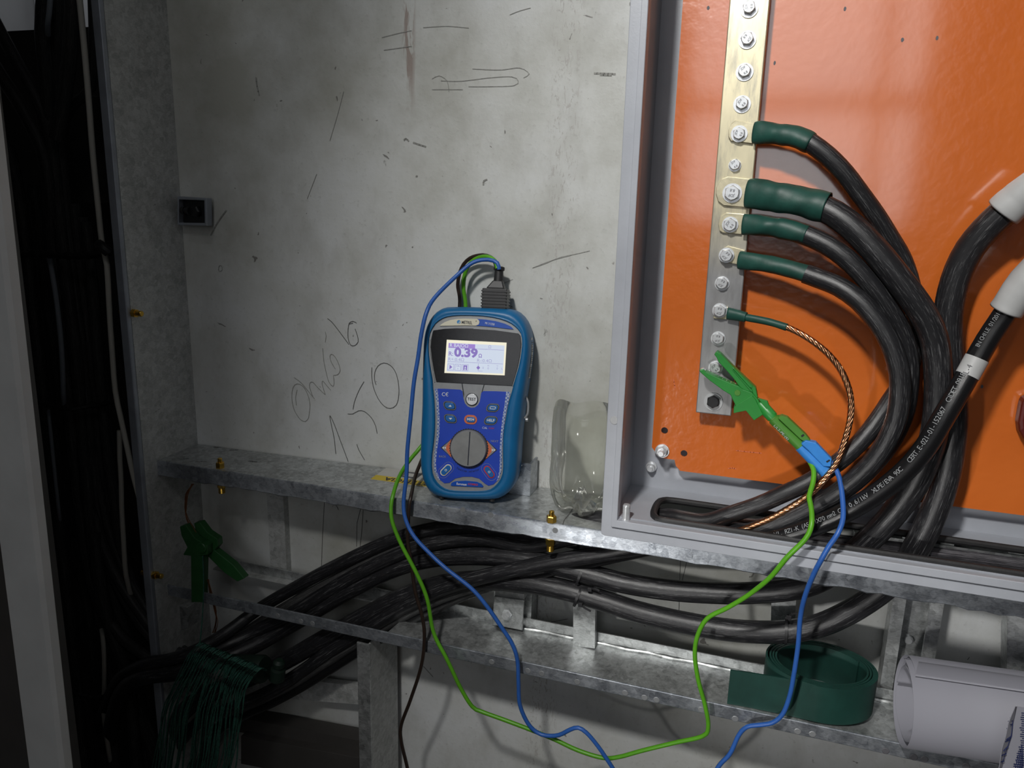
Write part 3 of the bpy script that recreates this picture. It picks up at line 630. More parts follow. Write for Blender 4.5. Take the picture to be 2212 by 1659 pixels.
for a in ((1559, 612, .0070, .0082, 0, 1.3), (1554, 672, .0072, .0085, .0035, 1.5), (1550.5, 731.5, .0070, .0082, 0, 1.5), (1545, 795, .0070, .0082, 0, .4)): bolt(*a)
bolt(1540, 869, .0076, .0108, 0, math.pi/6, 'black_steel')

# ================================================================== POWER CABLES ON THE BUSBAR
zA = zm(1500, 220, 2.962); zB = zm(1700, 700, 3.0156); zC = zm(1280, 860, 4.148); zD = zm(1900, 350, 3.016); zK = zm(1400, 560, 3.0714)
def lug(parent, pts, Y=YB-.0008, t_=.0035, barrel=None, mat='lug_tin'):
    f = [P(x, y, Y-t_) for x, y in pts]; g = G(); g.prism(f, offs(f, (0, t_, 0)))
    return g.put('cable_lug', mat, parent, smooth=False, bevel=.0006)
def sleeve(parent, L, r0, r1, seed, name='shrink_sleeve', mat='green_shrink', lump=.07, flat=None):
    rnd = random.Random(seed); pts = path(L, .0022); m = len(pts); rs = []
    ph = [rnd.uniform(0, 6) for _ in range(3)]
    for i in range(m):
        t_ = i/(m-1); rs.append((r0+(r1-r0)*t_)*(1+lump*(math.sin(t_*9+ph[0])*.5+math.sin(t_*17+ph[1])*.35+math.sin(t_*31+ph[2])*.2)))
    rs[0] *= .97
    g = G(); g.tube(pts, rs, 22, caps=False)
    n = 22
    # dents: push verts irregularly
    for i, v in enumerate(g.V):
        k, a = divmod(i, n); c0 = pts[k]; amt = .05*math.sin(a*.9+k*.23+ph[0])*math.sin(k*.11+ph[1]); g.V[i] = c0+(v-c0)*(1+amt)
    if flat:
        for i, v in enumerate(g.V):
            k = i//n; w_ = max(0, 1-k/(m*flat)); d = v.y-pts[k].y; g.V[i] = Vector((v.x, pts[k].y+d*(1-.55*w_), v.z))
    o = g.put(name, mat, parent, angle=60)
    s = o.modifiers.new('wall', 'SOLIDIFY'); s.thickness = .0012; s.offset = -1
    return o
def jacket(parent, L, r, name='jacket', mat='black_jacket', n=18, tail=()):
    pts = path(list(L)+list(tail)); g = G(); g.tube(pts, r, n); return g.put(name, mat, parent), pts
GP = 'black power cables bolted to the busbar'
# cable one (top)
c1 = thing('power_cable', 'topmost black cable bolted to the busbar, with lumpy green sleeve', 'cable', P(1597, 309, .92), GP)
lug(c1, zA([(384, 137), (262, 119), (236, 140), (218, 180), (217, 225), (232, 250), (370, 267)]))
sleeve(c1, [(1629, 287, .917), (1660, 288, .914), (1689, 291, .910), (1719, 296, .906), (1752, 310, .902)], .0115, .0105, 1, flat=.35)
jacket(c1, [(1735, 302, .904), (1751, 309, .902), (1787, 336, .900), (1824, 374, .900), (1858, 419, .903), (1892, 466, .908), (1922, 514, .914), (1949, 561, .919), (1968, 620, .922), (1978, 690, .924), (1974, 760, .924), (1952, 822, .922), (1922, 868, .920), (1897, 906, .915), (1866, 946, .908), (1826, 986, .902), (1783, 1018, .897), (1740, 1045, .893), (1690, 1068, .891), (1640, 1090, .891), (1580, 1110, .892), (1520, 1127, .893)], .0098,
       tail=[Vector((-.10, .905, -.372)), Vector((-.16, .938, -.395)), Vector((-.25, .950, -.424)), P(1150, 1150, .95), P(1000, 1137, .95), P(900, 1150, .95), P(815, 1180, .95), P(720, 1225, .95), P(640, 1268, .95), P(560, 1315, .95), P(490, 1366, .91), P(430, 1402, .872), P(370, 1424, .862), P(310, 1436, .862), P(255, 1470, .885), P(215, 1560, .925)])
# cable two (thick)
c2 = thing('power_cable', 'thickest black cable on the busbar, second from the top, with wide green sleeve', 'cable', P(1581, 448, .92), GP)
lug(c2, zA([(362, 494), (215, 478), (175, 492), (142, 545), (137, 590), (150, 635), (185, 662), (352, 677)]))
sleeve(c2, [(1614, 417, .917), (1650, 421, .914), (1690, 428, .910), (1736, 437, .904), (1786, 449, .898)], .0158, .0155, 2, flat=.4, lump=.06)
jacket(c2, [(1740, 438, .903), (1784, 452, .898), (1821, 474, .893), (1858, 506, .889), (1898, 549, .886), (1935, 595, .885), (1969, 640, .885), (1999, 686, .886), (2017, 730, .887), (2025, 780, .888), (2027, 840, .889), (2024, 895, .890), (2015, 949, .891), (1998, 998, .892), (1975, 1048, .893), (1945, 1091, .894), (1912, 1131, .896), (1872, 1171, .904), (1846, 1194, .912)], .0136,
       tail=[P(1815, 1222, .938), P(1780, 1250, .944), P(1720, 1271, .940), P(1620, 1281, .944), P(1540, 1281, .945), P(1450, 1275, .945), P(1360, 1262, .945), P(1290, 1245, .945), P(1220, 1226, .945), P(1120, 1206, .948), P(1020, 1200, .952), P(930, 1206, .955), P(850, 1228, .955), P(760, 1272, .952), P(680, 1318, .948), P(600, 1365, .945), P(520, 1408, .915), P(450, 1434, .880), P(380, 1452, .862), P(310, 1462, .862), P(262, 1500, .885), P(235, 1600, .925)])
# cable three
c3 = thing('power_cable', 'third black cable from the top of the busbar, green sleeve with dents', 'cable', P(1577, 506, .92), GP)
lug(c3, zA([(322, 718), (205, 708), (168, 730), (152, 785), (160, 825), (180, 838), (300, 848)]))
sleeve(c3, [(1606, 485, .917), (1640, 487, .914), (1689, 493, .908), (1743, 508, .901)], .0113, .0103, 3, flat=.35)
jacket(c3, [(1700, 496, .907), (1741, 508, .902), (1787, 529, .897), (1827, 557, .893), (1864, 594, .892), (1898, 636, .893), (1928, 682, .896), (1950, 727, .899), (1962, 775, .901), (1962, 830, .902), (1954, 885, .902), (1936, 932, .902), (1908, 976, .901), (1872, 1017, .900), (1833, 1050, .899), (1786, 1080, .898), (1737, 1105, .898), (1690, 1125, .898), (1640, 1140, .899)], .0106,
       tail=[Vector((-.04, .915, -.376)), Vector((-.12, .938, -.405)), Vector((-.20, .945, -.428)), P(1150, 1178, .95), P(1040, 1162, .95), P(950, 1170, .95), P(880, 1190, .95), P(800, 1226, .948), P(720, 1270, .945), P(640, 1320, .94), P(560, 1360, .935), P(500, 1390, .912), P(440, 1414, .880), P(380, 1432, .872), P(310, 1448, .875), P(262, 1490, .90), P(228, 1580, .935)])
# cable four
c4 = thing('power_cable', 'fourth black cable from the top of the busbar, long smooth green sleeve', 'cable', P(1568, 570, .92), GP)
lug(c4, zA([(325, 950), (215, 920), (188, 935), (170, 980), (165, 1010), (178, 1024), (300, 1045)]))
sleeve(c4, [(1597, 561, .916), (1645, 568, .911), (1702, 580, .904), (1783, 605, .896)], .0098, .0088, 4, flat=.3, lump=.05)
jacket(c4, [(1740, 591, .900), (1781, 606, .896), (1814, 620, .891), (1854, 648, .885), (1888, 685, .880), (1914, 723, .877), (1932, 763, .875), (1943, 805, .874), (1944, 855, .874), (1936, 905, .874), (1917, 950, .875), (1889, 993, .876), (1853, 1030, .878), (1812, 1062, .880), (1766, 1090, .881), (1720, 1112, .882), (1672, 1132, .883), (1620, 1150, .884)], .0104,
       tail=[Vector((-.03, .905, -.378)), Vector((-.07, .930, -.402)), P(1440, 1170, .932), P(1380, 1182, .932), P(1290, 1198, .932), P(1190, 1214, .932), P(1090, 1235, .932), P(1000, 1257, .934), P(930, 1282, .935), P(860, 1318, .936), P(790, 1360, .936), P(720, 1402, .936), P(650, 1452, .935), P(580, 1495, .925), P(500, 1530, .915), P(430, 1560, .91), P(380, 1620, .91), P(360, 1720, .91)])
# bare copper
c5 = thing('copper_earth_wire', 'bare twisted copper earth wire with thin green sleeve on the busbar', 'wire', P(1554, 690, .92))
lug(c5, [(1543, 660), (1573, 663), (1570, 690), (1541, 688)], t_=.003)
sleeve(c5, [(1571, 677, .918), (1590, 680, .917), (1612, 685, .915)], .0070, .0056, 5, lump=.03, flat=.9)
sleeve(c5, [(1610, 685, .915), (1660, 695, .909), (1700, 707, .904)], .0042, .0040, 6, lump=.03)
pts = path([(1690, 704, .905), (1700, 707, .904), (1726, 719, .902), (1758, 739, .899), (1791, 767, .897), (1817, 801, .895), (1833, 840, .893), (1838, 873, .892), (1835, 912, .890), (1823, 957, .887), (1807, 1000, .884), (1778, 1039, .881), (1745, 1071, .879), (1690, 1106, .877), (1641, 1130, .876), (1591, 1147, .876), Vector((-.04, .878, -.372)), Vector((-.07, .88, -.395))], .003)
g = G(); m = len(pts); T = [(pts[min(i+1, m-1)]-pts[max(i-1, 0)]).normalized() for i in range(m)]; N = T[0].orthogonal().normalized(); Fm = []; L = 0
for i in range(m):
    N = (N-T[i]*N.dot(T[i])).normalized(); L += (pts[i]-pts[i-1]).length if i else 0; Fm.append((N.copy(), T[i].cross(N), L))
for k in range(7):
    sp = [pts[i]+(Fm[i][0]*math.cos(2*math.pi*k/7+Fm[i][2]*150)+Fm[i][1]*math.sin(2*math.pi*k/7+Fm[i][2]*150))*.00225 for i in range(m)]; g.tube(sp, .0014, 6)
g.tube(pts, .0018, 6); g.put('twisted_conductor', 'copper', c5, angle=60)
# upper right cable with white sleeve
GW = 'black cables with white end sleeves at the right'
c6 = thing('power_cable', 'thick black cable bending down from the upper white sleeve at the right edge', 'cable', P(1962, 1215, .9), GW)
sleeve(c6, [(2166, 459, .905), (2190, 437, .902), (2215, 417, .899), (2260, 385, .893)], .0175, .0170, 8, 'end_sleeve', 'white_sleeve', .02)
jacket(c6, [(2240, 400, .895), (2195, 434, .902), (2165, 461, .906), (2129, 496, .910), (2096, 536, .914), (2072, 582, .916), (2057, 629, .917), (2049, 675, .918), (2048, 725, .918), (2052, 781, .917), (2057, 840, .914), (2060, 895, .912), (2058, 940, .911), (2050, 1000, .910), (2035, 1060, .909), (2016, 1110, .908), (1995, 1155, .908), (1975, 1190, .914)], .0142,
       tail=[P(1955, 1222, .938), P(1925, 1258, .943), P(1880, 1294, .942), P(1820, 1330, .940), P(1760, 1354, .941), P(1690, 1365, .941), P(1610, 1364, .941), P(1540, 1356, .941), P(1460, 1341, .941), P(1380, 1322, .941), P(1300, 1297, .941), P(1220, 1274, .942), P(1130, 1258, .944), P(1040, 1254, .948), P(960, 1262, .952), P(870, 1290, .952), P(790, 1330, .95), P(700, 1380, .945), P(600, 1436, .94), P(500, 1480, .925), P(430, 1510, .91), P(380, 1560, .90), P(350, 1640, .90), P(340, 1740, .90)])
# printed cable
c7 = thing('power_cable', 'black cable with white printing and a torn white tag, rising to the lower white sleeve', 'cable', P(1700, 1160, .87), GW)
sleeve(c7, [(2172, 672, .883), (2190, 645, .881), (2216, 610, .878), (2250, 570, .875)], .0140, .0150, 9, 'end_sleeve', 'white_sleeve', .02)
_, pp = jacket(c7, [(2215, 610, .878), (2172, 676, .882), (2133, 735, .880), (2100, 793, .876), (2068, 850, .869), (2036, 905, .863), (2000, 965, .860), (1957, 1015, .860), (1899, 1063, .861), (1833, 1103, .863), (1766, 1134, .868), (1700, 1156, .873), (1641, 1166, .878)], .0108, mat='clean_jacket', n=22,
       tail=[Vector((-.02, .900, -.378)), Vector((-.06, .934, -.402)), P(1440, 1174, .945), P(1330, 1198, .945), P(1230, 1219, .945), P(1130, 1243, .946), P(1050, 1264, .950), P(980, 1290, .952), P(900, 1330, .952), P(820, 1375, .95), P(740, 1424, .948), P(660, 1474, .945), P(590, 1512, .94), P(520, 1545, .935), P(460, 1590, .93), P(420, 1700, .93)])
i0 = min(range(len(pp)), key=lambda i: (pp[i]-P(2110, 775, .877)).length); i1 = min(range(len(pp)), key=lambda i: (pp[i]-P(2087, 816, .874)).length)
g = G(); g.tube(pp[min(i0, i1):max(i0, i1)+1], .0113, 22, caps=False); o = g.put('paper_tag', 'white_sleeve', c7)
def strip_text(s, a, b, h, side, r, parent, mat='print_white', pts=pp):
    """lettering printed along a cable: a,b = start and end pixel, side = angle towards the viewer"""
    n0 = min(range(len(pts)), key=lambda i: (pts[i]-a).length); n1 = min(range(len(pts)), key=lambda i: (pts[i]-b).length)
    st = 1 if n1 > n0 else -1; seg = pts[n0:n1+st:st] if st > 0 else pts[n1:n0+1][::-1]
    Ls = [0]
    for i in range(1, len(seg)): Ls.append(Ls[-1]+(seg[i]-seg[i-1]).length)
    V = []; F = []
    for k, ch in enumerate(s):
        if ch == ' ': continue
        t_ = (k+.5)/len(s)*Ls[-1]; i = max(1, next((j for j in range(len(Ls)) if Ls[j] >= t_), len(Ls)-1)); f_ = (t_-Ls[i-1])/max(1e-9, Ls[i]-Ls[i-1])
        c0 = seg[i-1].lerp(seg[i], f_); u = (seg[i]-seg[i-1]).normalized(); vw = -c0.normalized(); vw = (vw-u*vw.dot(u)).normalized(); up_ = vw.cross(u)
        nn = (vw*math.cos(side)+up_*math.sin(side)); v = nn.cross(u)
        W = text(ch, c0+nn*(r+.0003), u, v, h, mat, 'x', None, squeeze=.9)
        if W: V_, F_ = W; F += [tuple(q_+len(V) for q_ in f2) for f2 in F_]; V += V_
    return link('printed_lettering', V, F, mat, parent, smooth=False)
strip_text('CERT.E-021-01-152067  CIDET 0918', P(1966, 992, .86), P(2083, 812, .873), .0052, .35, .0108, c7, 'print_grey')
strip_text('VI. RZ1-K (AS) 1X70 mm2 Cu  0,6/1kV  XLPE/EVA 90C', P(1690, 1166, .873), P(1955, 1010, .86), .0050, .35, .0108, c7, 'print_grey')
strip_text('EN CHILE 01/2018', P(2115, 760, .877), P(2168, 680, .88), .0042, .45, .0108, c7, 'print_grey')
strip_text('L-4', P(2088, 808, .874), P(2098, 790, .876), .0050, .2, .0114, c7, 'dark_stamp')
# thin cables lying at the back of the opening
for k, (dy, dz, lab) in enumerate(((.016, -.016, 'upper thin black cable lying behind the opening of the enclosure'), (.030, -.028, 'lower thin black cable lying behind the opening of the enclosure'))):
    g = G(); g.tube(smooth([Vector((-.09+.02*k, .93+dy-.02, ZF+dz)), Vector((.05, .93+dy-.018, ZF+dz)), Vector((.3, .93+dy-.015, ZF+dz+.002)), Vector((.6, .93+dy-.015, ZF+dz))], .02), .0050, 10); o = g.put('thin_cable', 'dusty_jacket'); tag(o, lab, 'cable')
# extra cable under the front one and cable ties
g = G(); g.tube(path([(1500, 1160, .962), (1400, 1185, .958), (1290, 1207, .954), (1180, 1230, .950), (1080, 1252, .948), (990, 1276, .946), (900, 1312, .945), (810, 1362, .943), (730, 1412, .942), (640, 1470, .94), (570, 1510, .938), (500, 1556, .935), (450, 1640, .935), (430, 1740, .935)]), .0100, 16); o = g.put('power_cable', 'dark_jacket'); tag(o, 'dark cable tucked under the front cable below the shelf', 'cable')
g = G(); g.tube(path([(1250, 1170, .958), (1120, 1150, .958), (1000, 1146, .958), (900, 1168, .957), (800, 1215, .956), (700, 1268, .955), (600, 1325, .953), (500, 1388, .945), (450, 1412, .90), (390, 1432, .884), (310, 1450, .885), (250, 1500, .92), (230, 1620, .95)]), .0105, 16); o = g.put('power_cable', 'dark_jacket'); tag(o, 'dark cable directly under the shelf, rearmost of the cables there', 'cable')
def tie(px, py, Y, ang, r, label, tail):
    c0 = P(px, py, Y); t_ = Vector((math.cos(ang), 0, math.sin(ang)))
    tt = thing('cable_tie', label, 'cable tie', c0-Z_*r)
    e1 = t_.cross(Y_).normalized(); g = G(); V = []
    for k in range(28):
        a = 2*math.pi*k/28; d = e1*math.cos(a)+Y_*math.sin(a)
        for (h, rr) in ((-.0017, r), (.0017, r), (.0017, r+.0011), (-.0017, r+.0011)): V.append(c0+t_*h+d*rr)
    g.add(V, [(k*4+j, k*4+(j+1) % 4, ((k+1) % 28)*4+(j+1) % 4, ((k+1) % 28)*4+j) for k in range(28) for j in range(4)]); g.put('tie_band', 'black_plastic', tt)
    hd = P(*tail[0]); g = G(); g.box(hd-Vector((.003, .002, .0028)), hd+Vector((.003, .002, .0028))); g.put('tie_head', 'black_plastic', tt, smooth=False, bevel=.0006)
    g = G(); ribbon(g, smooth([P(*p_) for p_ in tail], .003), .0026, (0, -1, 0)); o = link('tie_tail', g.V, g.F, 'black_plastic', tt, smooth=False); s = o.modifiers.new('t', 'SOLIDIFY'); s.thickness = .0008
tie(1255, 1241, .945, -.30, .0150, 'black cable tie around the upper pair of cables at the galvanised bar', [(1274, 1273, .928), (1285, 1271, .926), (1294, 1275, .925)])
tie(1250, 1286, .941, -.30, .0152, 'black cable tie around the lower dusty cable at the galvanised bar', [(1254, 1306, .924), (1262, 1313, .922), (1275, 1320, .921)])
tie(1698, 1363, .941, .06, .0152, 'black cable tie around the dusty cable above the green roll', [(1704, 1333, .924), (1712, 1326, .922), (1722, 1324, .922)])

# ================================================================== GREEN TEST CLIP ON THE BUSBAR
zQ = zm(1480, 740, 5.529)
ck_ = thing('alligator_clip', 'bright green alligator clip biting a bolt at the foot of the busbar', 'clip', P(1600, 905, .90))
def clip_prism(name, L, Y, depth, mat, parent, bevel=.0008):
    f = [P(x, y, Y) for x, y in zQ(L)]; g = G(); g.prism(f, offs(f, (0, depth, 0))); return g.put(name, mat, parent, smooth=False, bevel=bevel)
clip_prism('upper_jaw', [(345, 142), (378, 108), (425, 135), (565, 280), (845, 545), (868, 660), (835, 680), (700, 590), (640, 515), (585, 440), (490, 330), (400, 235), (375, 180)], .896, .012, 'clip_green', ck_)
clip_prism('jaw_rib', [(560, 300), (575, 300), (800, 520), (800, 545), (770, 535)], .8945, .003, 'clip_green', ck_, .0004)
clip_prism('jaw_rib', [(560, 325), (570, 320), (800, 570), (810, 600), (780, 580)], .8945, .003, 'clip_green', ck_, .0004)
clip_prism('lower_jaw', [(166, 330), (185, 360), (300, 460), (462, 578), (540, 625), (600, 750), (580, 775), (578, 845), (725, 815), (822, 932), (930, 862), (880, 690), (800, 600), (690, 560), (640, 522), (560, 492), (400, 425), (250, 352), (215, 322)], .894, .013, 'clip_green', ck_)
clip_prism('thumb_grip', [(625, 735), (800, 632), (840, 680), (930, 862), (822, 932), (725, 815), (578, 845), (580, 775)], .8925, .004, 'clip_green', ck_, .0006)
f = [(180, 318), (215, 303), (245, 330), (252, 372)]
for k in range(14):
    a = k/13; x, y = 255+a*330, 372+a*135; f += [(x, y-3), (x+12, y-16 if k % 2 else y-10)]
f += [(612, 512), (600, 526), (420, 430), (235, 352)]
clip_prism('steel_teeth', f, .898, .006, 'zinc', ck_, 0)
g = G(); c0 = P(1480+625/5.529, 740+600/5.529, .894); g.lathe(c0, (0, -1, 0), [(0, .0034), (.0008, .0032)], 20); g.put('pivot', 'plug_green', ck_)
def seg_tube(name, a, b, prof, mat, parent, n=20):
    a, b = Vector(a), Vector(b); d = (b-a); L = d.length; g = G(); g.lathe(a, d, [(h*L, r) for h, r in prof], n); return g.put(name, mat, parent, angle=40)
s0, s1 = P(1480+880/5.529, 740+715/5.529, .899), P(1480+1045/5.529, 740+893/5.529, .897)
R1 = 65/5.529*.9/FPX
seg_tube('socket', s0, s1, [(0, R1*.75), (.1, R1*1.0), (.45, R1*.95), (.5, R1*1.08), (1, R1*1.05)], 'clip_green', ck_)
clip_prism('socket_rib', [(865, 665), (930, 685), (985, 700), (1002, 750), (1088, 850), (1040, 880)], .8925, .005, 'clip_green', ck_)

# ================================================================== TEST LEAD SET (plug, three wires, two banana plugs)
tl = thing('test_lead', 'three-wire test lead with black plug: green, blue and brown wires ending in stacked banana plugs', 'lead', P(1068, 665, .98))
g0, g1 = P(1480+1035/5.529, 740+885/5.529, .8965), P(1480+1390/5.529, 740+1240/5.529, .893)
b0, b1 = P(1480+1382/5.529, 740+1232/5.529, .893), P(1480+1688/5.529, 740+1548/5.529, .890)
R2 = 70/5.529*.895/FPX
seg_tube('green_banana_plug', g0, g1, [(0, R2*.86), (.06, R2*.86), (.07, R2*1.04), (.3, R2), (1, R2*.98)], 'plug_green', tl)
seg_tube('blue_banana_plug', b0, b1, [(0, R2*1.10), (.5, R2*1.13), (1, R2*1.16)], 'plug_blue', tl)
clip_prism('plug_ridge', [(1120, 890), (1160, 876), (1225, 898), (1440, 1100), (1500, 1175), (1440, 1190), (1380, 1160), (1110, 905)], .8865, .010, 'plug_green', tl, .001)
clip_prism('plug_ridge', [(1385, 1215), (1440, 1172), (1565, 1198), (1752, 1395), (1738, 1485), (1650, 1480), (1470, 1290)], .8825, .010, 'plug_blue', tl, .001)
clip_prism('plug_slot', [(1382, 1112), (1412, 1092), (1425, 1108), (1395, 1132)], .8862, .002, 'black_plastic', tl, 0)
clip_prism('plug_slot', [(1682, 1418), (1722, 1396), (1734, 1412), (1694, 1436)], .8822, .002, 'black_plastic', tl, 0)
u = (g1-g0).normalized(); mm = g0.lerp(g1, .42); vw = -mm.normalized(); vw = (vw-u*vw.dot(u)).normalized(); up_ = vw.cross(u)
nn = (vw*math.cos(.75)-up_*math.sin(.75)) if up_.z > 0 else (vw*math.cos(.75)+up_*math.sin(.75)); v = nn.cross(u)
text('L/L2-PE-(6)', mm+nn*(R2*1.01), u, v, .0034, 'print_white', 'printed_lettering', tl, lift=.0004)
# green wire
RW = .0028
def wire(name, L, mat, r=RW): g = G(); pts = path(L, .005); g.tube(pts, r, 10); return g.put(name, mat, tl, angle=80)
wire('green_wire', [(1745, 990, .894), (1758, 1017, .882), (1755, 1048, .870), (1748, 1072, .860), (1753, 1101, .848), (1753, 1134, .835), (1740, 1164, .832), (1700, 1204, .832), (1663, 1248, .842), (1617, 1285, .856), (1571, 1313, .866), (1529, 1335, .872), (1508, 1370, .876), (1501, 1412, .880), (1508, 1467, .884), (1523, 1523, .890), (1530, 1569, .894), (1518, 1590, .896), (1459, 1604, .90), (1389, 1621, .90), (1337, 1635, .90), (1302, 1637, .90), (1249, 1621, .90), (1197, 1597, .90), (1145, 1576, .898), (1092, 1556, .896), (1040, 1537, .896), (1020, 1526, .895), (995, 1486, .893), (966, 1425, .890), (937, 1367, .892), (923, 1295, .892), (901, 1241, .892), (865, 1172, .892), (847, 1125, .893), (845, 1093, .897), (849, 1070, .903), (858, 1040, .925), (871, 1014, .948), (889, 989, .965), (906, 969, .978), (935, 930, .992), (965, 870, 1.000), (985, 790, 1.005), (1000, 710, 1.005), (1006, 661, 1.004), (1001, 618, 1.000), (1008, 581, .998), (1026, 560, .996), (1051, 554, .994), (1069, 563, .992), (1074, 580, .990)], 'wire_green')
wire('brown_wire', [(1072, 580, .992), (1066, 560, .995), (1044, 551, .998), (1015, 558, 1.002), (997, 579, 1.005), (989, 614, 1.008), (993, 661, 1.010), (975, 760, 1.012), (950, 880, 1.005), (920, 970, .992), (898, 1026, .958), (890, 1062, .915), (887, 1076, .902), (883, 1103, .898), (881, 1168, .898), (888, 1212, .898), (897, 1277, .898), (912, 1331, .898), (917, 1378, .898), (910, 1439, .90), (887, 1511, .905), (867, 1566, .908), (867, 1602, .908), (880, 1659, .908), (890, 1720, .908), (890, 1900, .91)], 'wire_brown', .0026)
wire('blue_wire', [(1078, 582, .990), (1074, 568, .990), (1055, 561, .990), (1022, 567, .986), (986, 596, .975), (939, 643, .950), (921, 676, .935), (910, 723, .928), (903, 773, .924), (894, 827, .918), (887, 900, .912), (880, 972, .906), (878, 1026, .902), (872, 1084, .896), (876, 1121, .892), (894, 1158, .888), (930, 1197, .886), (966, 1230, .884), (1017, 1270, .884), (1049, 1306, .884), (1082, 1353, .886), (1107, 1392, .888), (1118, 1428, .890), (1120, 1475, .890), (1123, 1522, .890), (1140, 1562, .891), (1160, 1582, .892), (1180, 1589, .892), (1207, 1588, .892), (1232, 1576, .892), (1249, 1572, .892), (1267, 1583, .892), (1291, 1611, .892), (1319, 1652, .892), (1350, 1700, .892), (1400, 1740, .892), (1460, 1750, .892), (1520, 1710, .892), (1552, 1656, .892), (1577, 1628, .892), (1596, 1588, .892), (1614, 1570, .891), (1641, 1566, .890), (1669, 1561, .889), (1691, 1542, .888), (1706, 1503, .886), (1715, 1457, .882), (1724, 1395, .878), (1729, 1334, .870), (1739, 1288, .856), (1757, 1242, .840), (1773, 1211, .832), (1792, 1178, .832), (1809, 1154, .834), (1821, 1121, .845), (1820, 1076, .862), (1813, 1032, .878), (1800, 1004, .888), (1786, 990, .890)], 'wire_blue')

# ================================================================== METER
mt = thing('test_meter', 'blue handheld insulation tester leaning on the wall, lit screen reading 0.39', 'meter', PZ(1014, 1079, -.404))
TA, TT = math.radians(10), math.radians(9)
MH = Vector((math.cos(TA), math.sin(TA), 0)); MVv = Vector((-math.sin(TA)*math.sin(TT), math.cos(TA)*math.sin(TT), math.cos(TT)))
MO = PZ(1014, 1079, -.3985); MN = MH.cross(MVv).normalized()          # MN points to the viewer
if MN.y > 0: MN = -MN
def MP(px, py, lift=0.0): d = ray(px, py); o = MO+MN*lift; return d*(o.dot(MN)/d.dot(MN))
MU = (MP(1094.3, 740.2)-MP(965, 733.8)).normalized(); MV = MN.cross(MU).normalized()
if MV.z < 0: MV = -MV
def muv(px, py, lift=0): q_ = MP(px, py, lift)-MO; return q_.dot(MU), q_.dot(MV)
def mpt(u, v, lift=0): return MO+MU*u+MV*v+MN*lift
z8 = zm(900, 660, 8.296); z6 = zm(900, 830, 6.38); zW = zm(820, 520, 2.765)
def mplate(name, px_pts, l0, l1, mat, parent=None, bevel=0.0, hole=None):
    f = [MP(x, y, l1) for x, y in px_pts]; b = [p_-MN*(l1-l0) for p_ in f]; g = G()
    if hole: hf = [MP(x, y, l1) for x, y in hole]; g.prism(f, b, [hf], [[p_-MN*(l1-l0) for p_ in hf]])
    else: g.prism(f, b)
    return g.put(name, mat, parent or mt, smooth=False, bevel=bevel)
def mshape(name, cpx, cpy, pts_mm, l0, l1, mat, parent=None, bevel=0.0, hole=None):
    cu, cv = muv(cpx, cpy, l1); f = [mpt(cu+a/1000, cv+b/1000, l1) for a, b in pts_mm]; g = G(); bk = offs(f, -MN*(l1-l0))
    if hole: hf = [mpt(cu+a/1000, cv+b/1000, l1) for a, b in hole]; g.prism(f, bk, [hf], [offs(hf, -MN*(l1-l0))])
    else: g.prism(f, bk)
    return g.put(name, mat, parent or mt, smooth=False, bevel=bevel)
def mtext(s, px, py, hpx, mat, parent=None, lift=.001, rot=0.0, bold=0.0, name='lettering', sq_=1.0):
    o = MP(px, py, lift); k = hpx*o.dot(CF)/FPX; u = MU*math.cos(rot)+MV*math.sin(rot); v = -MU*math.sin(rot)+MV*math.cos(rot)
    return text(s, o, u, v, k, mat, name, parent or mt, bold=bold, squeeze=sq_)
# holster: rounded rubber shell built from stacked outlines, ring opening at the front
OUT = zW([(380, 400), (340, 420), (300, 462), (272, 520), (258, 590), (252, 690), (249, 800), (248, 900), (246, 1000), (241, 1120), (237, 1250), (238, 1350), (252, 1430), (285, 1495), (340, 1530), (430, 1546), (560, 1551), (680, 1549), (735, 1530), (785, 1480), (812, 1400), (820, 1300), (826, 1200), (836, 1100), (848, 1000), (862, 900), (877, 800), (890, 700), (893, 620), (884, 545), (862, 485), (825, 438), (775, 412), (690, 404), (600, 401), (480, 398)])
INN = [(935, 709), (941, 700), (952, 691), (967.5, 684.7), (990, 682), (1020.5, 682), (1050.7, 684), (1081, 690), (1105, 700), (1122, 715.5), (1127, 727.5), (1128, 744), (1125, 768.5), (1120.6, 792.6), (1113, 816.7), (1107, 841), (1099, 869), (1093, 900.5), (1088, 932), (1086.5, 963), (1086.5, 994.6), (1086.5, 1018), (1080, 1037), (1066, 1052.6), (1049, 1059.6), (1009.7, 1060.4), (970.5, 1058), (951.7, 1049), (939, 1033.8), (933.7, 1015), (933.7, 986.7), (937.6, 955.4), (940, 924), (940, 892.7), (938.4, 861.3), (936, 839.4), (935, 822.7), (931, 798.6), (927.7, 774.5), (926, 750.4), (927, 732), (930, 719)]
ou = smooth([Vector((*muv(x, y), 0)) for x, y in OUT]+[Vector((*muv(*OUT[0]), 0))], .004)[:-1]
def resamp(L, n, start):
    L = L+[L[0]]; D = [0]
    for i in range(1, len(L)): D.append(D[-1]+(L[i]-L[i-1]).length)
    out = []; j = 0
    for k in range(n):
        s = D[-1]*k/n
        while D[j+1] < s: j += 1
        out.append(L[j].lerp(L[j+1], (s-D[j])/max(1e-9, D[j+1]-D[j])))
    return out
NH = 120
ccen = sum(ou, Vector())/len(ou)
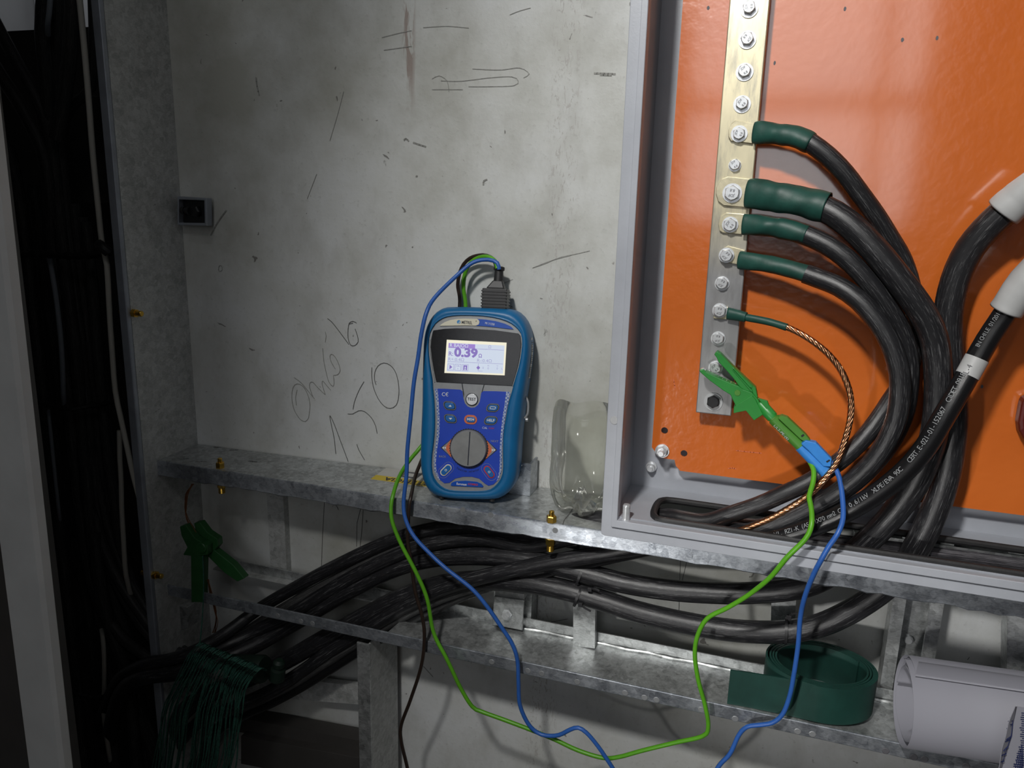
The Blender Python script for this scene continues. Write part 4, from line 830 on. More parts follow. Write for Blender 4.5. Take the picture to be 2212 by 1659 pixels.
def byangle(L):
    out = []
    for k in range(NH):
        a = 2*math.pi*k/NH; d = Vector((math.cos(a), math.sin(a)*1.0, 0)); best = None
        for i in range(len(L)):
            p_, q_ = L[i]-ccen, L[(i+1) % len(L)]-ccen; e = q_-p_; den = d.x*e.y-d.y*e.x
            if abs(den) < 1e-12: continue
            t_ = (p_.x*e.y-p_.y*e.x)/den; s_ = (p_.x*d.y-p_.y*d.x)/den
            if t_ > 0 and -1e-6 <= s_ <= 1+1e-6 and (best is None or t_ > best): best = t_
        out.append(ccen+d*best)
    return out
inn = smooth([Vector((*muv(x, y), 0)) for x, y in INN]+[Vector((*muv(*INN[0]), 0))], .004)[:-1]
Oc, Ic = byangle(ou), byangle(inn)
def lay(f_, lift, grow=0.0):
    out = []
    for o_, i_ in zip(Oc, Ic):
        d = (o_-i_); q_ = i_+d*f_; dr = (o_-ccen).normalized(); q_ = q_+dr*grow; out.append(mpt(q_.x, q_.y, lift))
    return out
rings = [lay(0, -.004), lay(0, .0005), lay(.06, .0022), lay(.16, .0012), lay(.22, .0012), lay(.35, .0020), lay(.6, .0012), lay(.85, -.0022), lay(1, -.008), lay(1, -.016, .0010), lay(1, -.040, .0012), lay(1, -.052, .0002), lay(.8, -.057), lay(.4, -.0585)]
V = [v_ for r_ in rings for v_ in r_]; F = []
for i in range(len(rings)-1):
    for k in range(NH): j = (k+1) % NH; F.append((i*NH+k, i*NH+j, i*NH+NH+j, i*NH+NH+k))
F.append(tuple((len(rings)-1)*NH+k for k in range(NH)))
link('rubber_holster', V, F, 'holster_blue', mt, angle=60)
fp = lay(0, -.0005); g = G(); g.prism(fp, offs(fp, -MN*.004)); g.put('face_bezel', 'bezel_silver', mt, smooth=False)
bpl = mplate('control_panel', z6([(250, 60), (400, 64), (600, 75), (630, 95), (645, 200), (665, 265), (700, 305), (750, 325), (800, 320), (845, 285), (870, 240), (890, 120), (920, 95), (1100, 97), (1270, 105), (1290, 130), (1255, 280), (1215, 480), (1190, 680), (1175, 880), (1170, 1080), (1165, 1200), (1130, 1310), (1060, 1380), (990, 1400), (940, 1370), (860, 1300), (760, 1275), (640, 1275), (530, 1300), (450, 1360), (380, 1365), (300, 1300), (250, 1200), (240, 1080), (255, 900), (285, 700), (290, 500), (275, 250)]), -.0005, .0004, 'panel_blue')
mplate('scale_strip', z6([(248, 62), (290, 64), (305, 250), (318, 500), (312, 700), (282, 900), (264, 1080), (275, 1200), (325, 1330), (300, 1312), (246, 1200), (236, 1080), (250, 900), (280, 700), (286, 500), (272, 250)]), .0004, .0007, 'ladder_strip', bpl)
mplate('scale_strip', z6([(1235, 104), (1288, 108), (1290, 130), (1256, 280), (1216, 480), (1192, 680), (1177, 880), (1172, 1080), (1167, 1200), (1132, 1310), (1100, 1345), (1112, 1300), (1140, 1200), (1146, 1080), (1146, 880), (1158, 680), (1180, 480), (1212, 280)]), .0004, .0007, 'ladder_strip', bpl)
scn = mplate('screen_window', z8([(300, 445), (500, 418), (700, 408), (1000, 412), (1400, 442), (1820, 500), (1858, 540), (1876, 700), (1852, 900), (1812, 1100), (1762, 1280), (1710, 1440), (350, 1370), (325, 1260), (300, 1130), (270, 950), (250, 750), (260, 600), (285, 480)]), -.0005, .0010, 'screen_black', None, .0004)
for L in ([(225, 600), (245, 600), (238, 750), (258, 950), (288, 1150), (330, 1375), (310, 1375), (270, 1150), (240, 950), (222, 750)], [(1885, 560), (1895, 700), (1872, 900), (1832, 1100), (1772, 1300), (1730, 1440), (1712, 1440), (1760, 1290), (1815, 1100), (1855, 900), (1878, 700), (1872, 570)]): mplate('side_trim', z8(L), -.0005, .0013, 'bezel_silver', None, .0003)
for L in ([(805, 1395), (820, 1395), (850, 1590), (842, 1650)], [(1200, 1420), (1215, 1420), (1160, 1600), (1150, 1600)]): mplate('groove', z8(L), -.0005, .0003, 'rim_dark')
lcd = mplate('display', z8([(540, 612), (1612, 665), (1577, 1252), (497, 1208)]), .0010, .0013, 'lcd_border', scn)
def lq(px0, py0, px1, py1):           # a box in the display's own grid (zoom pixels of the display interior)
    return (px0, py0), (px1, py1)
D00, D10, D01 = Vector(z8([(540, 612)])[0]), Vector(z8([(1612, 665)])[0]), Vector(z8([(497, 1208)])[0])
D11 = Vector(z8([(1577, 1252)])[0])
def dp(a, b): return tuple((D00*(1-a)+D10*a)*(1-b)+(D01*(1-a)+D11*a)*b)
def dbox(a0, b0, a1, b1, mat, l=.0015, name='lcd_segment'): f = [MP(*dp(*q_), l) for q_ in ((a0, b0), (a1, b0), (a1, b1), (a0, b1))]; return link(name, f, [(0, 1, 2, 3)], mat, lcd_p, smooth=False)
lcd_p = scn
dbox(.035, .09, .97, .95, 'lcd_field', .0014, 'lcd_field')
dbox(.037, .10, .48, .232, 'lcd_bar'); dbox(.037, .228, .96, .240, 'lcd_faint'); dbox(.037, .648, .96, .660, 'lcd_faint')
def dtext(s, a, b, h, mat, bold=0.0, sq_=1.0): x, y = dp(a, b); return mtext(s, x, y, h, mat, lcd_p, .0016, 0, bold, 'lcd_text', sq_)
dtext('R BAJO\u03a9', .21, .165, 7.0, 'lcd_field', .01, 1.05); dtext('_ _ _.', .62, .20, 5, 'lcd_faint'); dtext('\u03a9', .725, .16, 6.5, 'lcd_faint')
dtext('R:', .085, .42, 9.0, 'lcd_purple', .01); dtext('0.39', .335, .375, 18.0, 'lcd_purple', .045, 1.16); dtext('\u03a9', .575, .445, 7.5, 'lcd_purple', .02)
dtext('R+:0.4\u03a9', .18, .585, 6.5, 'lcd_faint', 0, 1.15); dtext('R-:0.4\u03a9', .65, .585, 6.5, 'lcd_faint', 0, 1.15)
for k, a in enumerate((.045, .165, .285)):
    for (x0_, y0_, x1_, y1_) in ((0, 0, .105, .012), (0, .188, .105, .2), (0, 0, .007, .2), (.098, 0, .105, .2)): dbox(a+x0_, .715+y0_, a+x1_, .715+y1_, 'lcd_faint')
f = [MP(*dp(*q_), .0015) for q_ in ((.078, .745), (.125, .815), (.078, .885))]; link('lcd_segment', f, [(0, 1, 2)], 'lcd_purple', lcd_p, smooth=False)
dtext('CAL', .218, .775, 3.2, 'lcd_purple'); dtext('\u00d7', .218, .86, 4.5, 'lcd_faint')
dbox(.308, .745, .330, .89, 'lcd_purple'); dbox(.348, .745, .370, .89, 'lcd_purple'); dbox(.308, .745, .370, .785, 'lcd_purple'); dbox(.335, .83, .345, .86, 'lcd_faint')
cu_, cv_ = muv(*dp(.555, .80), .0015); link('lcd_segment', [mpt(cu_+a, cv_+b, .0015) for a, b in ((.0026, 0), (0, .0028), (-.0026, 0), (0, -.0028))], [(0, 1, 2, 3)], 'lcd_purple', lcd_p, smooth=False)
dbox(.549, .675, .556, .76, 'lcd_faint'); dbox(.553, .86, .560, .90, 'lcd_faint'); dbox(.560, .892, .63, .902, 'lcd_faint')
dtext('0', .635, .80, 4.5, 'lcd_faint'); dtext('PE', .72, .73, 3, 'lcd_faint'); dtext('0', .72, .81, 4.5, 'lcd_faint'); dtext('N', .87, .72, 3, 'lcd_faint'); dtext('0', .87, .80, 4.5, 'lcd_faint'); dtext('L', .95, .80, 4.5, 'lcd_faint')
# badges
bd = mplate('brand_badge', z8([(412, 365), (440, 335), (500, 298), (600, 260), (720, 242), (850, 234), (1080, 240), (1115, 262), (1127, 295), (1112, 340), (1060, 362), (860, 358), (620, 362)]), -.0002, .0012, 'badge_cream', None, .0003)
bd2 = mplate('model_badge', z8([(1080, 240), (1250, 252), (1420, 280), (1580, 325), (1690, 378), (1735, 428), (1640, 420), (1450, 395), (1250, 375), (1060, 362), (1112, 340), (1127, 295), (1115, 262)]), -.0002, .0012, 'badge_blue', None, .0003)
mtext('METREL', 1008.5, 697.0, 6.6, 'print_dark', bd, .0016, -.015, .012, sq_=.72); mtext('\u00ae', 1028.5, 693.8, 2.5, 'print_dark', bd, .0016)
mshape('logo', 991, 695.5, circ(0, 0, 2.5, 18), .0012, .0014, 'logo_blue', bd); mshape('logo', 992.0, 696.2, [(-.3, .9), (.7, 1.2), (1.1, .2), (.2, -.7), (-.1, -1.9), (-1.0, -1.9), (-.6, -.5), (.2, .2)], .0014, .0016, 'badge_cream', bd)
mtext('MI 3125B', 1058, 699.5, 4.6, 'print_white', bd2, .0016, -.10, sq_=.85)
# buttons
def button(name, px, py, w, h, sk, rim, rimmat, rot=0.0, rr=None):
    rr = rr or h*.42
    a = rrect(0, 0, w+rim*2, h+rim*2, rr+rim, 4, sk, rot); b_ = rrect(0, 0, w, h, rr, 4, sk, rot)
    r_ = mshape(name+'_rim', px, py, a, .0004, .0011, rimmat, None, .0002)
    o = mshape(name, px, py, b_, .0004, .0022, 'button_blue', None, .0006); return o
def uvline(name, px, py, w, h, sk, wd_, mat, rot=0.0, lift=.0006, rr=None):
    rr = rr or h*.42; return mshape(name, px, py, rrect(0, 0, w, h, rr, 5, sk, rot), .0004, lift, mat, None, 0, rrect(0, 0, w-2*wd_, h-2*wd_, max(.2, rr-wd_), 5, sk, rot))
b_ = button('up_button', 971.3, 876.5, 13.2, 8.2, -.28, 2.0, 'rim_dark'); mshape('arrow', 972, 876.8, [(-2.2, -1), (2.2, -1), (.4, 1.5)], .0022, .0024, 'print_white', b_)
b_ = button('down_button', 972.9, 904.5, 13.2, 8.2, -.28, 2.0, 'rim_dark'); mshape('arrow', 973, 904.5, [(-2.4, 1.1), (2.4, 1.1), (0, -1.4)], .0022, .0024, 'print_white', b_)
b_ = button('escape_button', 1064.4, 881, 13.2, 7.6, .28, 2.0, 'rim_dark'); uvline('arrow', 1064.4, 881, 8, 3.6, .2, .7, 'print_white', 0, .0024)
b_ = button('help_button', 1060, 908.5, 13.8, 8.2, .28, 2.0, 'rim_dark'); mtext('HELP', 1060, 908.3, 5.4, 'print_white', b_, .0025, 0, .02, sq_=1.0)
b_ = button('memory_button', 1016.5, 906.5, 12.5, 7.2, 0, 2.6, 'print_orange', 0, 3.4); mtext('MEM', 1016.5, 906.3, 5.2, 'print_white', b_, .0025, 0, .02, sq_=1.05)
uvline('button_line', 971.3, 876.5, 16.3, 11, -.28, .45, 'print_grey', 0, .00125); uvline('button_line', 972.9, 904.5, 16.3, 11, -.28, .45, 'print_grey', 0, .00125)
uvline('button_line', 1064.4, 881, 16.3, 10.4, .28, .45, 'print_grey', 0, .00125); uvline('button_line', 1060, 908.5, 16.9, 11, .28, .45, 'print_grey', 0, .00125)
mshape('test_button_rim', 1019, 862.8, circ(0, 0, 8.5, 32), -.0005, .0008, 'rim_dark', None, .0002)
tb = mshape('test_button', 1019, 862.8, circ(0, 0, 7.4, 32), -.0005, .0030, 'zinc', None, .0012); mtext('TEST', 1018.8, 862.6, 6.2, 'print_dark', tb, .0033, 0, .02)
mtext('C\u20ac', 961.5, 852.3, 8.0, 'print_white', bpl, .0008)
mtext('CAL', 1047.2, 924.6, 4.4, 'print_white', bpl, .0008); mtext('COM', 1061.5, 925.4, 3.6, 'print_red', bpl, .0008)
mtext('NEXT', 1068.3, 953.3, 4.6, 'print_grey', bpl, .0008); mtext('BACK', 955.8, 986.3, 4.4, 'print_grey', bpl, .0008)
# rotary selector
KC = (1012.5, 968.4)
for s, apex, back in ((-1, (951.7, 967), [(975, 948), (975, 989)]), (1, (1073.8, 972), [(1052, 951), (1049, 993)])):
    mplate('selector_arrow_edge', [apex, back[0], back[1]] if s > 0 else [apex, back[1], back[0]], .0004, .0008, 'rim_dark', None)
    def inset(p_, k): c0 = ((apex[0]+back[0][0]+back[1][0])/3, (apex[1]+back[0][1]+back[1][1])/3); return (c0[0]+(p_[0]-c0[0])*k, c0[1]+(p_[1]-c0[1])*k)
    mplate('selector_arrow', [inset(apex, .86), inset(back[0], .92), inset(back[1], .92)], .0008, .0010, 'bezel_silver', None)
    mplate('selector_arrow', [inset(apex, .42), inset(back[0], .97), inset(back[1], .97)], .0010, .0012, 'print_orange', None)
    for dx in (6.2, 10.5):
        xx = apex[0]-s*dx; mplate('arrow_mark', [(xx+s*2.6, apex[1]+.3), (xx-s*1.3, apex[1]-2.6), (xx-s*1.3, apex[1]+3.2)], .0012, .0014, 'print_white', None)
n = 96; ru = [(( .0268 if k % 2 else .0256)*1000*math.cos(2*math.pi*k/n), (.0268 if k % 2 else .0256)*1000*math.sin(2*math.pi*k/n)) for k in range(n)]
kn = mshape('selector_ring', *KC, ru, .0004, .0022, 'rim_dark', None, 0)
cu_, cv_ = muv(KC[0], KC[1], .003); g = G(); g.lathe(mpt(cu_, cv_, .0022), MN, [(0, .0248), (.004, .0244), (.0052, .0236)], 64); kb = g.put('selector_knob', 'knob_grey', mt, angle=30)
f = [MP(*p_, .0076) for p_ in z6([(728, 655), (742, 655), (712, 1118), (698, 1118)])]; g = G(); g.prism(f, offs(f, -MN*.0006)); g.put('pointer_line', 'print_dark', kb, smooth=False)
cu2, cv2 = muv(KC[0], KC[1], .0008); word = 'function selector'
for k, ch in enumerate(word):
    if ch == ' ': continue
    a = math.radians(-118+k*56/(len(word)-1)); rr = .0312; p_ = mpt(cu2+rr*math.cos(a), cv2+rr*math.sin(a), .0008); rot = a+math.pi/2
    text(ch, p_, MU*math.cos(rot)+MV*math.sin(rot), -MU*math.sin(rot)+MV*math.cos(rot), .0030, 'print_navy', 'lettering', bpl)
# two lower buttons
for px, py, rot, mat in ((963, 1015.5, math.radians(48), 'badge_cream'), (1056.5, 1019.5, math.radians(-50), 'print_red')):
    mshape('power_button_rim' if mat == 'print_red' else 'light_button_rim', px, py, rrect(0, 0, 18.5, 9.6, 4.7, 6, 0, rot), .0004, .0010, mat, None, .0002)
    b_ = mshape('power_button' if mat == 'print_red' else 'light_button', px, py, rrect(0, 0, 15.5, 6.8, 3.3, 6, 0, rot), .0004, .0022, 'button_blue', None, .0006)
    mshape('button_mark', px, py, circ(0, 0, 1.6, 14), .0022, .0024, 'print_white', b_, 0, circ(0, 0, 1.0, 14))
    uvline('button_line', px, py, 25, 14.5, 0, .3, 'print_grey', rot, .0006, 7)
bb2 = mplate('series_badge', z6([(468, 1395), (480, 1360), (530, 1338), (680, 1330), (830, 1345), (890, 1372), (920, 1410), (910, 1422), (480, 1402)]), -.0004, .0010, 'badge_blue', None, .0003)
mtext('Eurotest', 997, 1046, 4.8, 'print_white', bb2, .0013, -.02, .015, sq_=.95); mtext('COMBO', 1021.5, 1046.6, 4.2, 'print_red', bb2, .0013, -.02, .02)
# side sticker, strap lugs, feet
sd = MN; e_u = MU
pa = [MP(x, y, -.02) for x, y in z8([(2040, 560), (2115, 600), (2035, 1355), (1940, 1310)])]
idx = [max(range(NH), key=lambda k, p_=p_: -((Oc[k]-Vector((*((p_-MO).dot(MU), (p_-MO).dot(MV)), 0))).length)) for p_ in pa]
def side_pt(v, lift):
    k = max((k for k in range(NH) if Oc[k].x > 0), key=lambda k: -abs(Oc[k].y-v)); dr = (Oc[k]-ccen).normalized(); q_ = Oc[k]+dr*.0016; return mpt(q_.x, v, lift)
v1, v0 = muv(1150, 730)[1], muv(1140, 820)[1]
Vs = []; nv = 10
for k in range(nv+1):
    v_ = v0+(v1-v0)*k/nv; Vs += [side_pt(v_, -.018), side_pt(v_, -.036)]
link('side_sticker', Vs, [(2*k, 2*k+1, 2*k+3, 2*k+2) for k in range(nv)], 'sticker_silver', mt, smooth=False)
for a, b_, mm_ in ((.04, .30, 0), (.36, .60, 1), (.65, .92, 2)):
    for kk in range(5):
        va = v0+(v1-v0)*(a+(b_-a)*kk/5); vb = va+(v1-v0)*(b_-a)*.09
        q0, q1, q2, q3 = side_pt(va, -.021), side_pt(va, -.033-.0*kk), side_pt(vb, -.033), side_pt(vb, -.021); link('sticker_print', [p_+MU*.0004 for p_ in (q0, q1, q2, q3)], [(0, 1, 2, 3)], 'dark_stamp', mt, smooth=False)
for (px, py) in ((1141, 905),):
    g = G(); c0 = side_pt(muv(1138, 885)[1], -.022); g.tube(smooth([c0+MU*.000+MV*.016, c0+MU*.004+MV*.008, c0+MU*.0042-MV*.008, c0-MV*.014], .003), .0016, 8); g.lathe(c0-MV*.016+MU*.002, MU, [(0, .003), (.003, .003)], 12); g.put('strap_lug', 'bezel_silver', mt)
for px, py in ((954, 1075), (1063, 1081)):
    c0 = MP(px, py, -.010); g = G(); g.lathe(c0+MV*.004, -MV, [(0, .004), (.005, .0035)], 10); g.put('foot', 'black_rubber', mt)
# plug on top (belongs to the lead)
pc = MP(1070, 668, -.020); pu, pv = MU, MV
def pbox(a0, a1, v0, v1, d0, d1, name, mat='black_plastic', bevel=.0012):
    lo = [pc+pu*a+pv*v0+MN*d for a, d in ((a0, d0), (a1, d0), (a1, d1), (a0, d1))]; hi = [pc+pu*a+pv*v1+MN*d for a, d in ((a0, d0), (a1, d0), (a1, d1), (a0, d1))]
    g = G(); g.hexa(lo, hi); return g.put(name, mat, tl, smooth=False, bevel=bevel)
k_ = pc.dot(CF)/FPX
pl = pbox(-27*k_, 27*k_, 0, 44*k_, -.012, .012, 'plug_body')
for i in range(6): h_ = (4+i*6.5)*k_; lo = [pc+pu*a+pv*h_+MN*d for a, d in ((-28.5*k_, -.013), (28.5*k_, -.013), (28.5*k_, .0132), (-28.5*k_, .0132))]; g = G(); g.hexa(lo, offs(lo, pv*3.2*k_)); g.put('grip_rib', 'black_plastic', pl, smooth=False)
g = G(); lo = [pc+pu*a*k_+pv*44*k_+MN*d for a, d in ((-20, -.010), (20, -.010), (20, .010), (-20, .010))]; hi = [pc+pu*(a+4)*k_+pv*62*k_+MN*d for a, d in ((-10, -.006), (10, -.006), (10, .006), (-10, .006))]; g.hexa(lo, hi); g.put('plug_shoulder', 'black_plastic', tl, smooth=False, bevel=.0015)
g = G(); g.lathe(pc+pu*4*k_+pv*60*k_, pv+pu*.02, [(0, 10.5*k_), (22*k_, 9.5*k_), (24*k_, 12*k_), (30*k_, 12*k_), (32*k_, 8*k_)], 18); g.put('strain_relief', 'black_rubber', tl, angle=40)

# ================================================================== GREEN SHRINK ROLL
rl = thing('shrink_tube_roll', 'flat roll of dark green heat-shrink tubing with a loose end on the lower tray', 'roll', Vector((.096, .95, ZT)))
HT = .050; TL = math.radians(9)
def rp(a, r, h):
    x = math.cos(a)*r*1.04; y = math.sin(a)*r*.66; c0 = Vector((.0965, .9490, ZT+.0035+HT*.0)); yy = y*math.cos(TL)-h*math.sin(TL)*.4; zz = h+(y+.04)*math.sin(TL)
    return c0+Vector((x, yy, zz))
def wind(name, a0, a1, r0, r1, tail=None, th=.0022):
    L = []; n = int(abs(a1-a0)/.09)
    for i in range(n+1):
        t_ = i/n; a = a0+(a1-a0)*t_; L.append((a, r0+(r1-r0)*t_))
    lo = [rp(a, r, 0) for a, r in L]; hi = [rp(a, r, HT) for a, r in L]
    if tail:
        for k, (p0, p1) in enumerate(tail): lo.append(p0); hi.append(p1)
    V = []; F = []
    for k in range(len(lo)):
        d = (lo[min(k+1, len(lo)-1)]-lo[max(k-1, 0)]); nn = Vector((d.y, -d.x, 0)).normalized()*th/2
        V += [lo[k]+nn, hi[k]+nn, hi[k]-nn, lo[k]-nn]
    for k in range(len(lo)-1):
        for j in range(4): j2 = (j+1) % 4; F.append((k*4+j, k*4+j2, k*4+4+j2, k*4+4+j))
    F += [(0, 1, 2, 3), tuple(len(V)-4+j for j in range(4))]
    return link(name, V, F, 'green_roll', rl, angle=50)
wind('inner_winding', 0.5, 2*math.pi*3.2, .0490, .0590)
tb0 = P(1568, 1530, .9095); tb0.z = ZT+.0005
ft = [(.070, .9125), (.045, .9125), (.02, .9120), (-.008, .9105)]
tail = [(Vector((x, y, ZT+.0008)), Vector((x, y, ZT+.0008+HT-.001*(k)))) for k, (x, y) in enumerate(ft)]
wind('outer_winding', 0.2, -math.pi*.52-2*math.pi+.0, .0600, .0625, tail)

# ================================================================== PAPER ROLLS
pr = thing('drawing_roll', 'large white roll of drawings lying in the tray at lower right', 'roll', Vector((.3, .955, ZT)))
PY = math.radians(5.5); PU = Vector((math.cos(PY), math.sin(PY), 0)); PV = Vector((-math.sin(PY), math.cos(PY), 0)); RP = .0520
cc = PZ(1951, 1514, ZT+RP+.0008)
def scroll(xa, xb, r0, r1, a0, a1, name, mat, parent, slope=0, th=.0004, n=110, wav=0):
    V = []
    for i in range(n+1):
        t_ = i/n; a = a0+(a1-a0)*t_; r = r0+(r1-r0)*t_; w_ = slope*math.sin(a*.5+1)+wav*math.sin(a*3)
        for x in (xa+w_, xb): V.append(cc+PU*x+PV*(math.cos(a)*r)+Z_*(math.sin(a)*r))
    o = link(name, V, [(2*k, 2*k+1, 2*k+3, 2*k+2) for k in range(n)], mat, parent, angle=80); s = o.modifiers.new('t', 'SOLIDIFY'); s.thickness = th; return o
scroll(0, .42, RP, RP-.0025, math.radians(112), math.radians(112-395), 'outer_sheet', 'paper', pr, .003)
scroll(.003, .42, RP-.0040, RP-.014, math.radians(60), math.radians(60-420), 'inner_sheet', 'paper', pr, .002, wav=.001)
V = []; n = 16                                       # sheet edge curling inward at the top of the open end
for i in range(n+1):
    t_ = i/n; a = math.radians(112+4-50*t_); r = RP+.0012-.016*max(0, t_-.45)**1.5*2.2
    for x in (.001+.016*t_, .42): V.append(cc+PU*x+PV*(math.cos(a)*r)+Z_*(math.sin(a)*r))
o = link('loose_flap', V, [(2*k, 2*k+1, 2*k+3, 2*k+2) for k in range(n)], 'paper', pr, angle=80); s_ = o.modifiers.new('t', 'SOLIDIFY'); s_.thickness = .0004
p2 = thing('drawing_sheet', 'folded plan with dark blue printed lines, in front of the large paper roll', 'drawing', P(2190, 1659, .836))
base = [P(x, y, .844) for x, y in ((2196, 1526), (2189, 1560), (2186, 1590), (2178, 1615), (2165, 1655), (2150, 1700))]
edge = [P(x, y, .837) for x, y in ((2192, 1526), (2178, 1560), (2172, 1590), (2164, 1615), (2158, 1655), (2146, 1700))]
far = [P(x, y, .844) for x, y in ((2330, 1540), (2330, 1574), (2330, 1604), (2330, 1629), (2330, 1672), (2330, 1720))]
V = edge+base+far; n = 6; F = [(k, k+1, n+k+1, n+k) for k in range(n-1)]+[(n+k, n+k+1, 2*n+k+1, 2*n+k) for k in range(n-1)]
o = link('sheet', V, F, 'paper', p2, smooth=False); s = o.modifiers.new('t', 'SOLIDIFY'); s.thickness = .0006; s.offset = -1
g = G()
FR = Vector((-.2, -1, .1)).normalized()
for L in ([(2194, 1528), (2187, 1560), (2184, 1590), (2175, 1615), (2162, 1655)],): ribbon(g, [P(x, y, .8415) for x, y in L], .0012, FR)
for (x0_, y0_), (x1_, y1_) in (((2182, 1550), (2189, 1549)), ((2178, 1558), (2187, 1557)), ((2177, 1566), (2186, 1565)), ((2175, 1574), (2184, 1567)), ((2174, 1598), (2183, 1592)), ((2172, 1602), (2181, 1598)), ((2168, 1622), (2178, 1612)), ((2164, 1632), (2174, 1628)), ((2161, 1646), (2170, 1644))): ribbon(g, [P(x0_, y0_, .8370), P(x1_, y1_, .8400)], .0010, FR)
link('blue_lines', g.V, g.F, 'print_navy', p2, smooth=False)
g = G(); rnd = random.Random(4)
for k in range(26):
    y = 1540+k*4.6; x = 2212-max(0, (k-13))*1.3+rnd.uniform(-1, 1)
    ribbon(g, [P(x-4-rnd.random()*5, y, .8425), P(x+14, y+2, .8425)], .0008, (0, -1, 0))
for k in range(6): ribbon(g, [P(2207-k*3, 1610+k*8, .8425), P(2210-k*2, 1655+k*6, .8425)], .0008, (0, -1, 0))
link('blue_lines', g.V, g.F, 'print_navy', p2, smooth=False)

# ================================================================== LEFT: HANGING CLIP, COPPER STRANDS, GREEN CORDS
z3 = zm(0, 1060, 2.77)
hc = thing('spring_clamp', 'dark green plastic spring clamp hanging under the left end of the shelf', 'clamp', P(430, 1300, .93))
def hprism(name, L, Y, d, mat='clamp_green', parent=hc, bevel=.001): f = [P(x, y, Y) for x, y in z3(L)]; g = G(); g.prism(f, offs(f, (0, d, 0))); return g.put(name, mat, parent, smooth=False, bevel=bevel)
hprism('left_jaw', [(1075, 215), (1110, 205), (1165, 285), (1240, 330), (1240, 385), (1170, 395), (1095, 385), (1120, 340), (1085, 270)], .905, .012)
hprism('right_jaw', [(1160, 195), (1195, 190), (1240, 250), (1300, 290), (1305, 330), (1260, 385), (1190, 340)], .918, .012)
hprism('handle', [(1142, 385), (1218, 395), (1212, 668), (1145, 668)], .905, .012)
hprism('handle', [(1235, 385), (1275, 350), (1395, 445), (1462, 525), (1420, 545), (1340, 490)], .918, .012)
g = G(); g.lathe(P(1210/2.77, 1060+340/2.77, .905), (0, -1, 0), [(-.02, .0085), (.002, .0085), (.003, .0075)], 20); g.lathe(P(1212/2.77, 1060+340/2.77, .902), (0, -1, 0), [(-.002, .0035), (.0015, .0030)], 12); g.put('pivot', 'clamp_green', hc, angle=40)
for nm, lab, L in (('copper_strands', 'frayed copper strands held in the jaws of the dark green clamp', [(1150, -40), (1120, 20), (1112, 100), (1125, 170), (1165, 250)]), ('copper_strands', 'frayed copper strands hanging below the dark green clamp', [(1240, 530), (1265, 620), (1290, 720), (1300, 780), (1280, 850)])):
    g = G(); rnd = random.Random(5)
    for k in range(7):
        j = lambda: rnd.uniform(-9, 9)
        g.tube(path([(*z3([(x+j(), y)])[0], .915+rnd.uniform(-.003, .003)) for x, y in L], .006), .0006, 5)
    o = g.put(nm, 'copper_dull'); tag(o, lab, 'wire')
# hank of green cords over a dark spool
hk = thing('cord_hank', 'hank of thin dark green cords draped at the lower left under the clamp', 'cord', P(460, 1650, .88))
rnd = random.Random(11)
for k in range(56):
    t_ = k/55
    sx_, sy_ = 1195+t_*370, 912+t_*150+rnd.uniform(-6, 6)
    ex, ey = 915+t_*470+rnd.uniform(-40, 40), 1760
    mx = sx_*.55+ex*.45-95+60*t_+rnd.uniform(-22, 22); dY = rnd.uniform(-.006, .006)
    L = [(sx_+30, sy_+12, .868), (sx_, sy_, .850+dY*.3), (sx_-50, sy_+42+rnd.uniform(0, 12), .843+dY*.4), (sx_-95-rnd.uniform(0, 15), sy_+140, .840+dY*.6), (mx, (sy_+ey)/2-50, .842+dY), ((mx+ex)/2+rnd.uniform(-12, 12), (sy_+ey)/2+190, .848+dY), (ex, ey, .854+dY), (ex-8, ey+300, .860+dY)]
    g = G(); g.tube(path([(*z3([(a, b)])[0], c_) for a, b, c_ in L], .007), .00125, 6, twist=900, ell=.7); g.put('cord', 'yarn_green', hk)
g = G(); g.tube(path([(438, 1200, .904), (440, 1260, .900), (438, 1320, .895), (434, 1370, .870), (431, 1392, .855)], .006), .0009, 6); g.put('cord', 'yarn_green', hk)
a_, b_ = P(545, 1452, .892), P(612, 1462, .892)
g = G(); g.lathe(P(500, 1436, .880), b_-a_, [(0, .016), (.055, .021), (.060, .019)], 20); g.put('spool_core', 'spool_dark', hk)
g = G(); g.lathe(P(598, 1466, .890), P(604, 1424, .890)-P(598, 1466, .890), [(0, .012), (.018, .011), (.020, .006), (.023, .009), (.030, .009), (.034, .005)], 18); g.put('spool_cap', 'spool_dark', hk)

# ================================================================== LEFT CABLE BUNDLE
GB = 'black cables of the vertical bundle at the left'
z1 = zm(0, 0, 2.963); z2_ = zm(0, 500, 2.765)
LAB = 'black cable of the vertical bundle between the pale upright and the steel upright'
nb_ = [0]
def bcable(L, r, mat='dark_jacket', label=LAB, grp=GB, cat='cable', name='bundle_cable'):
    g = G(); g.tube(path(L, .02), r, 12); o = g.put(name, mat); tag(o, label, cat, grp); return o
rnd = random.Random(21)
bcable([(97, -20, .93), (92, 67, .93), (101, 169, .935), (108, 270, .94), (118, 371, .94), (132, 506, .94), (150, 650, .94), (168, 800, .94), (180, 960, .94), (196, 1120, .93), (214, 1300, .93), (232, 1480, .93), (250, 1700, .93)], .0105, label='thick black trunk cable straight down the middle of the bundle')
bcable([(128, -20, .945), (124, 67, .945), (121, 150, .948), (127, 300, .95), (146, 500, .95), (168, 680, .95), (188, 860, .95), (204, 1040, .945), (226, 1180, .94), (262, 1275, .935), (315, 1360, .93), (380, 1425, .925), (440, 1450, .93)], .0100, label='black cable second from the trunk at the top that sweeps right across the steel upright')
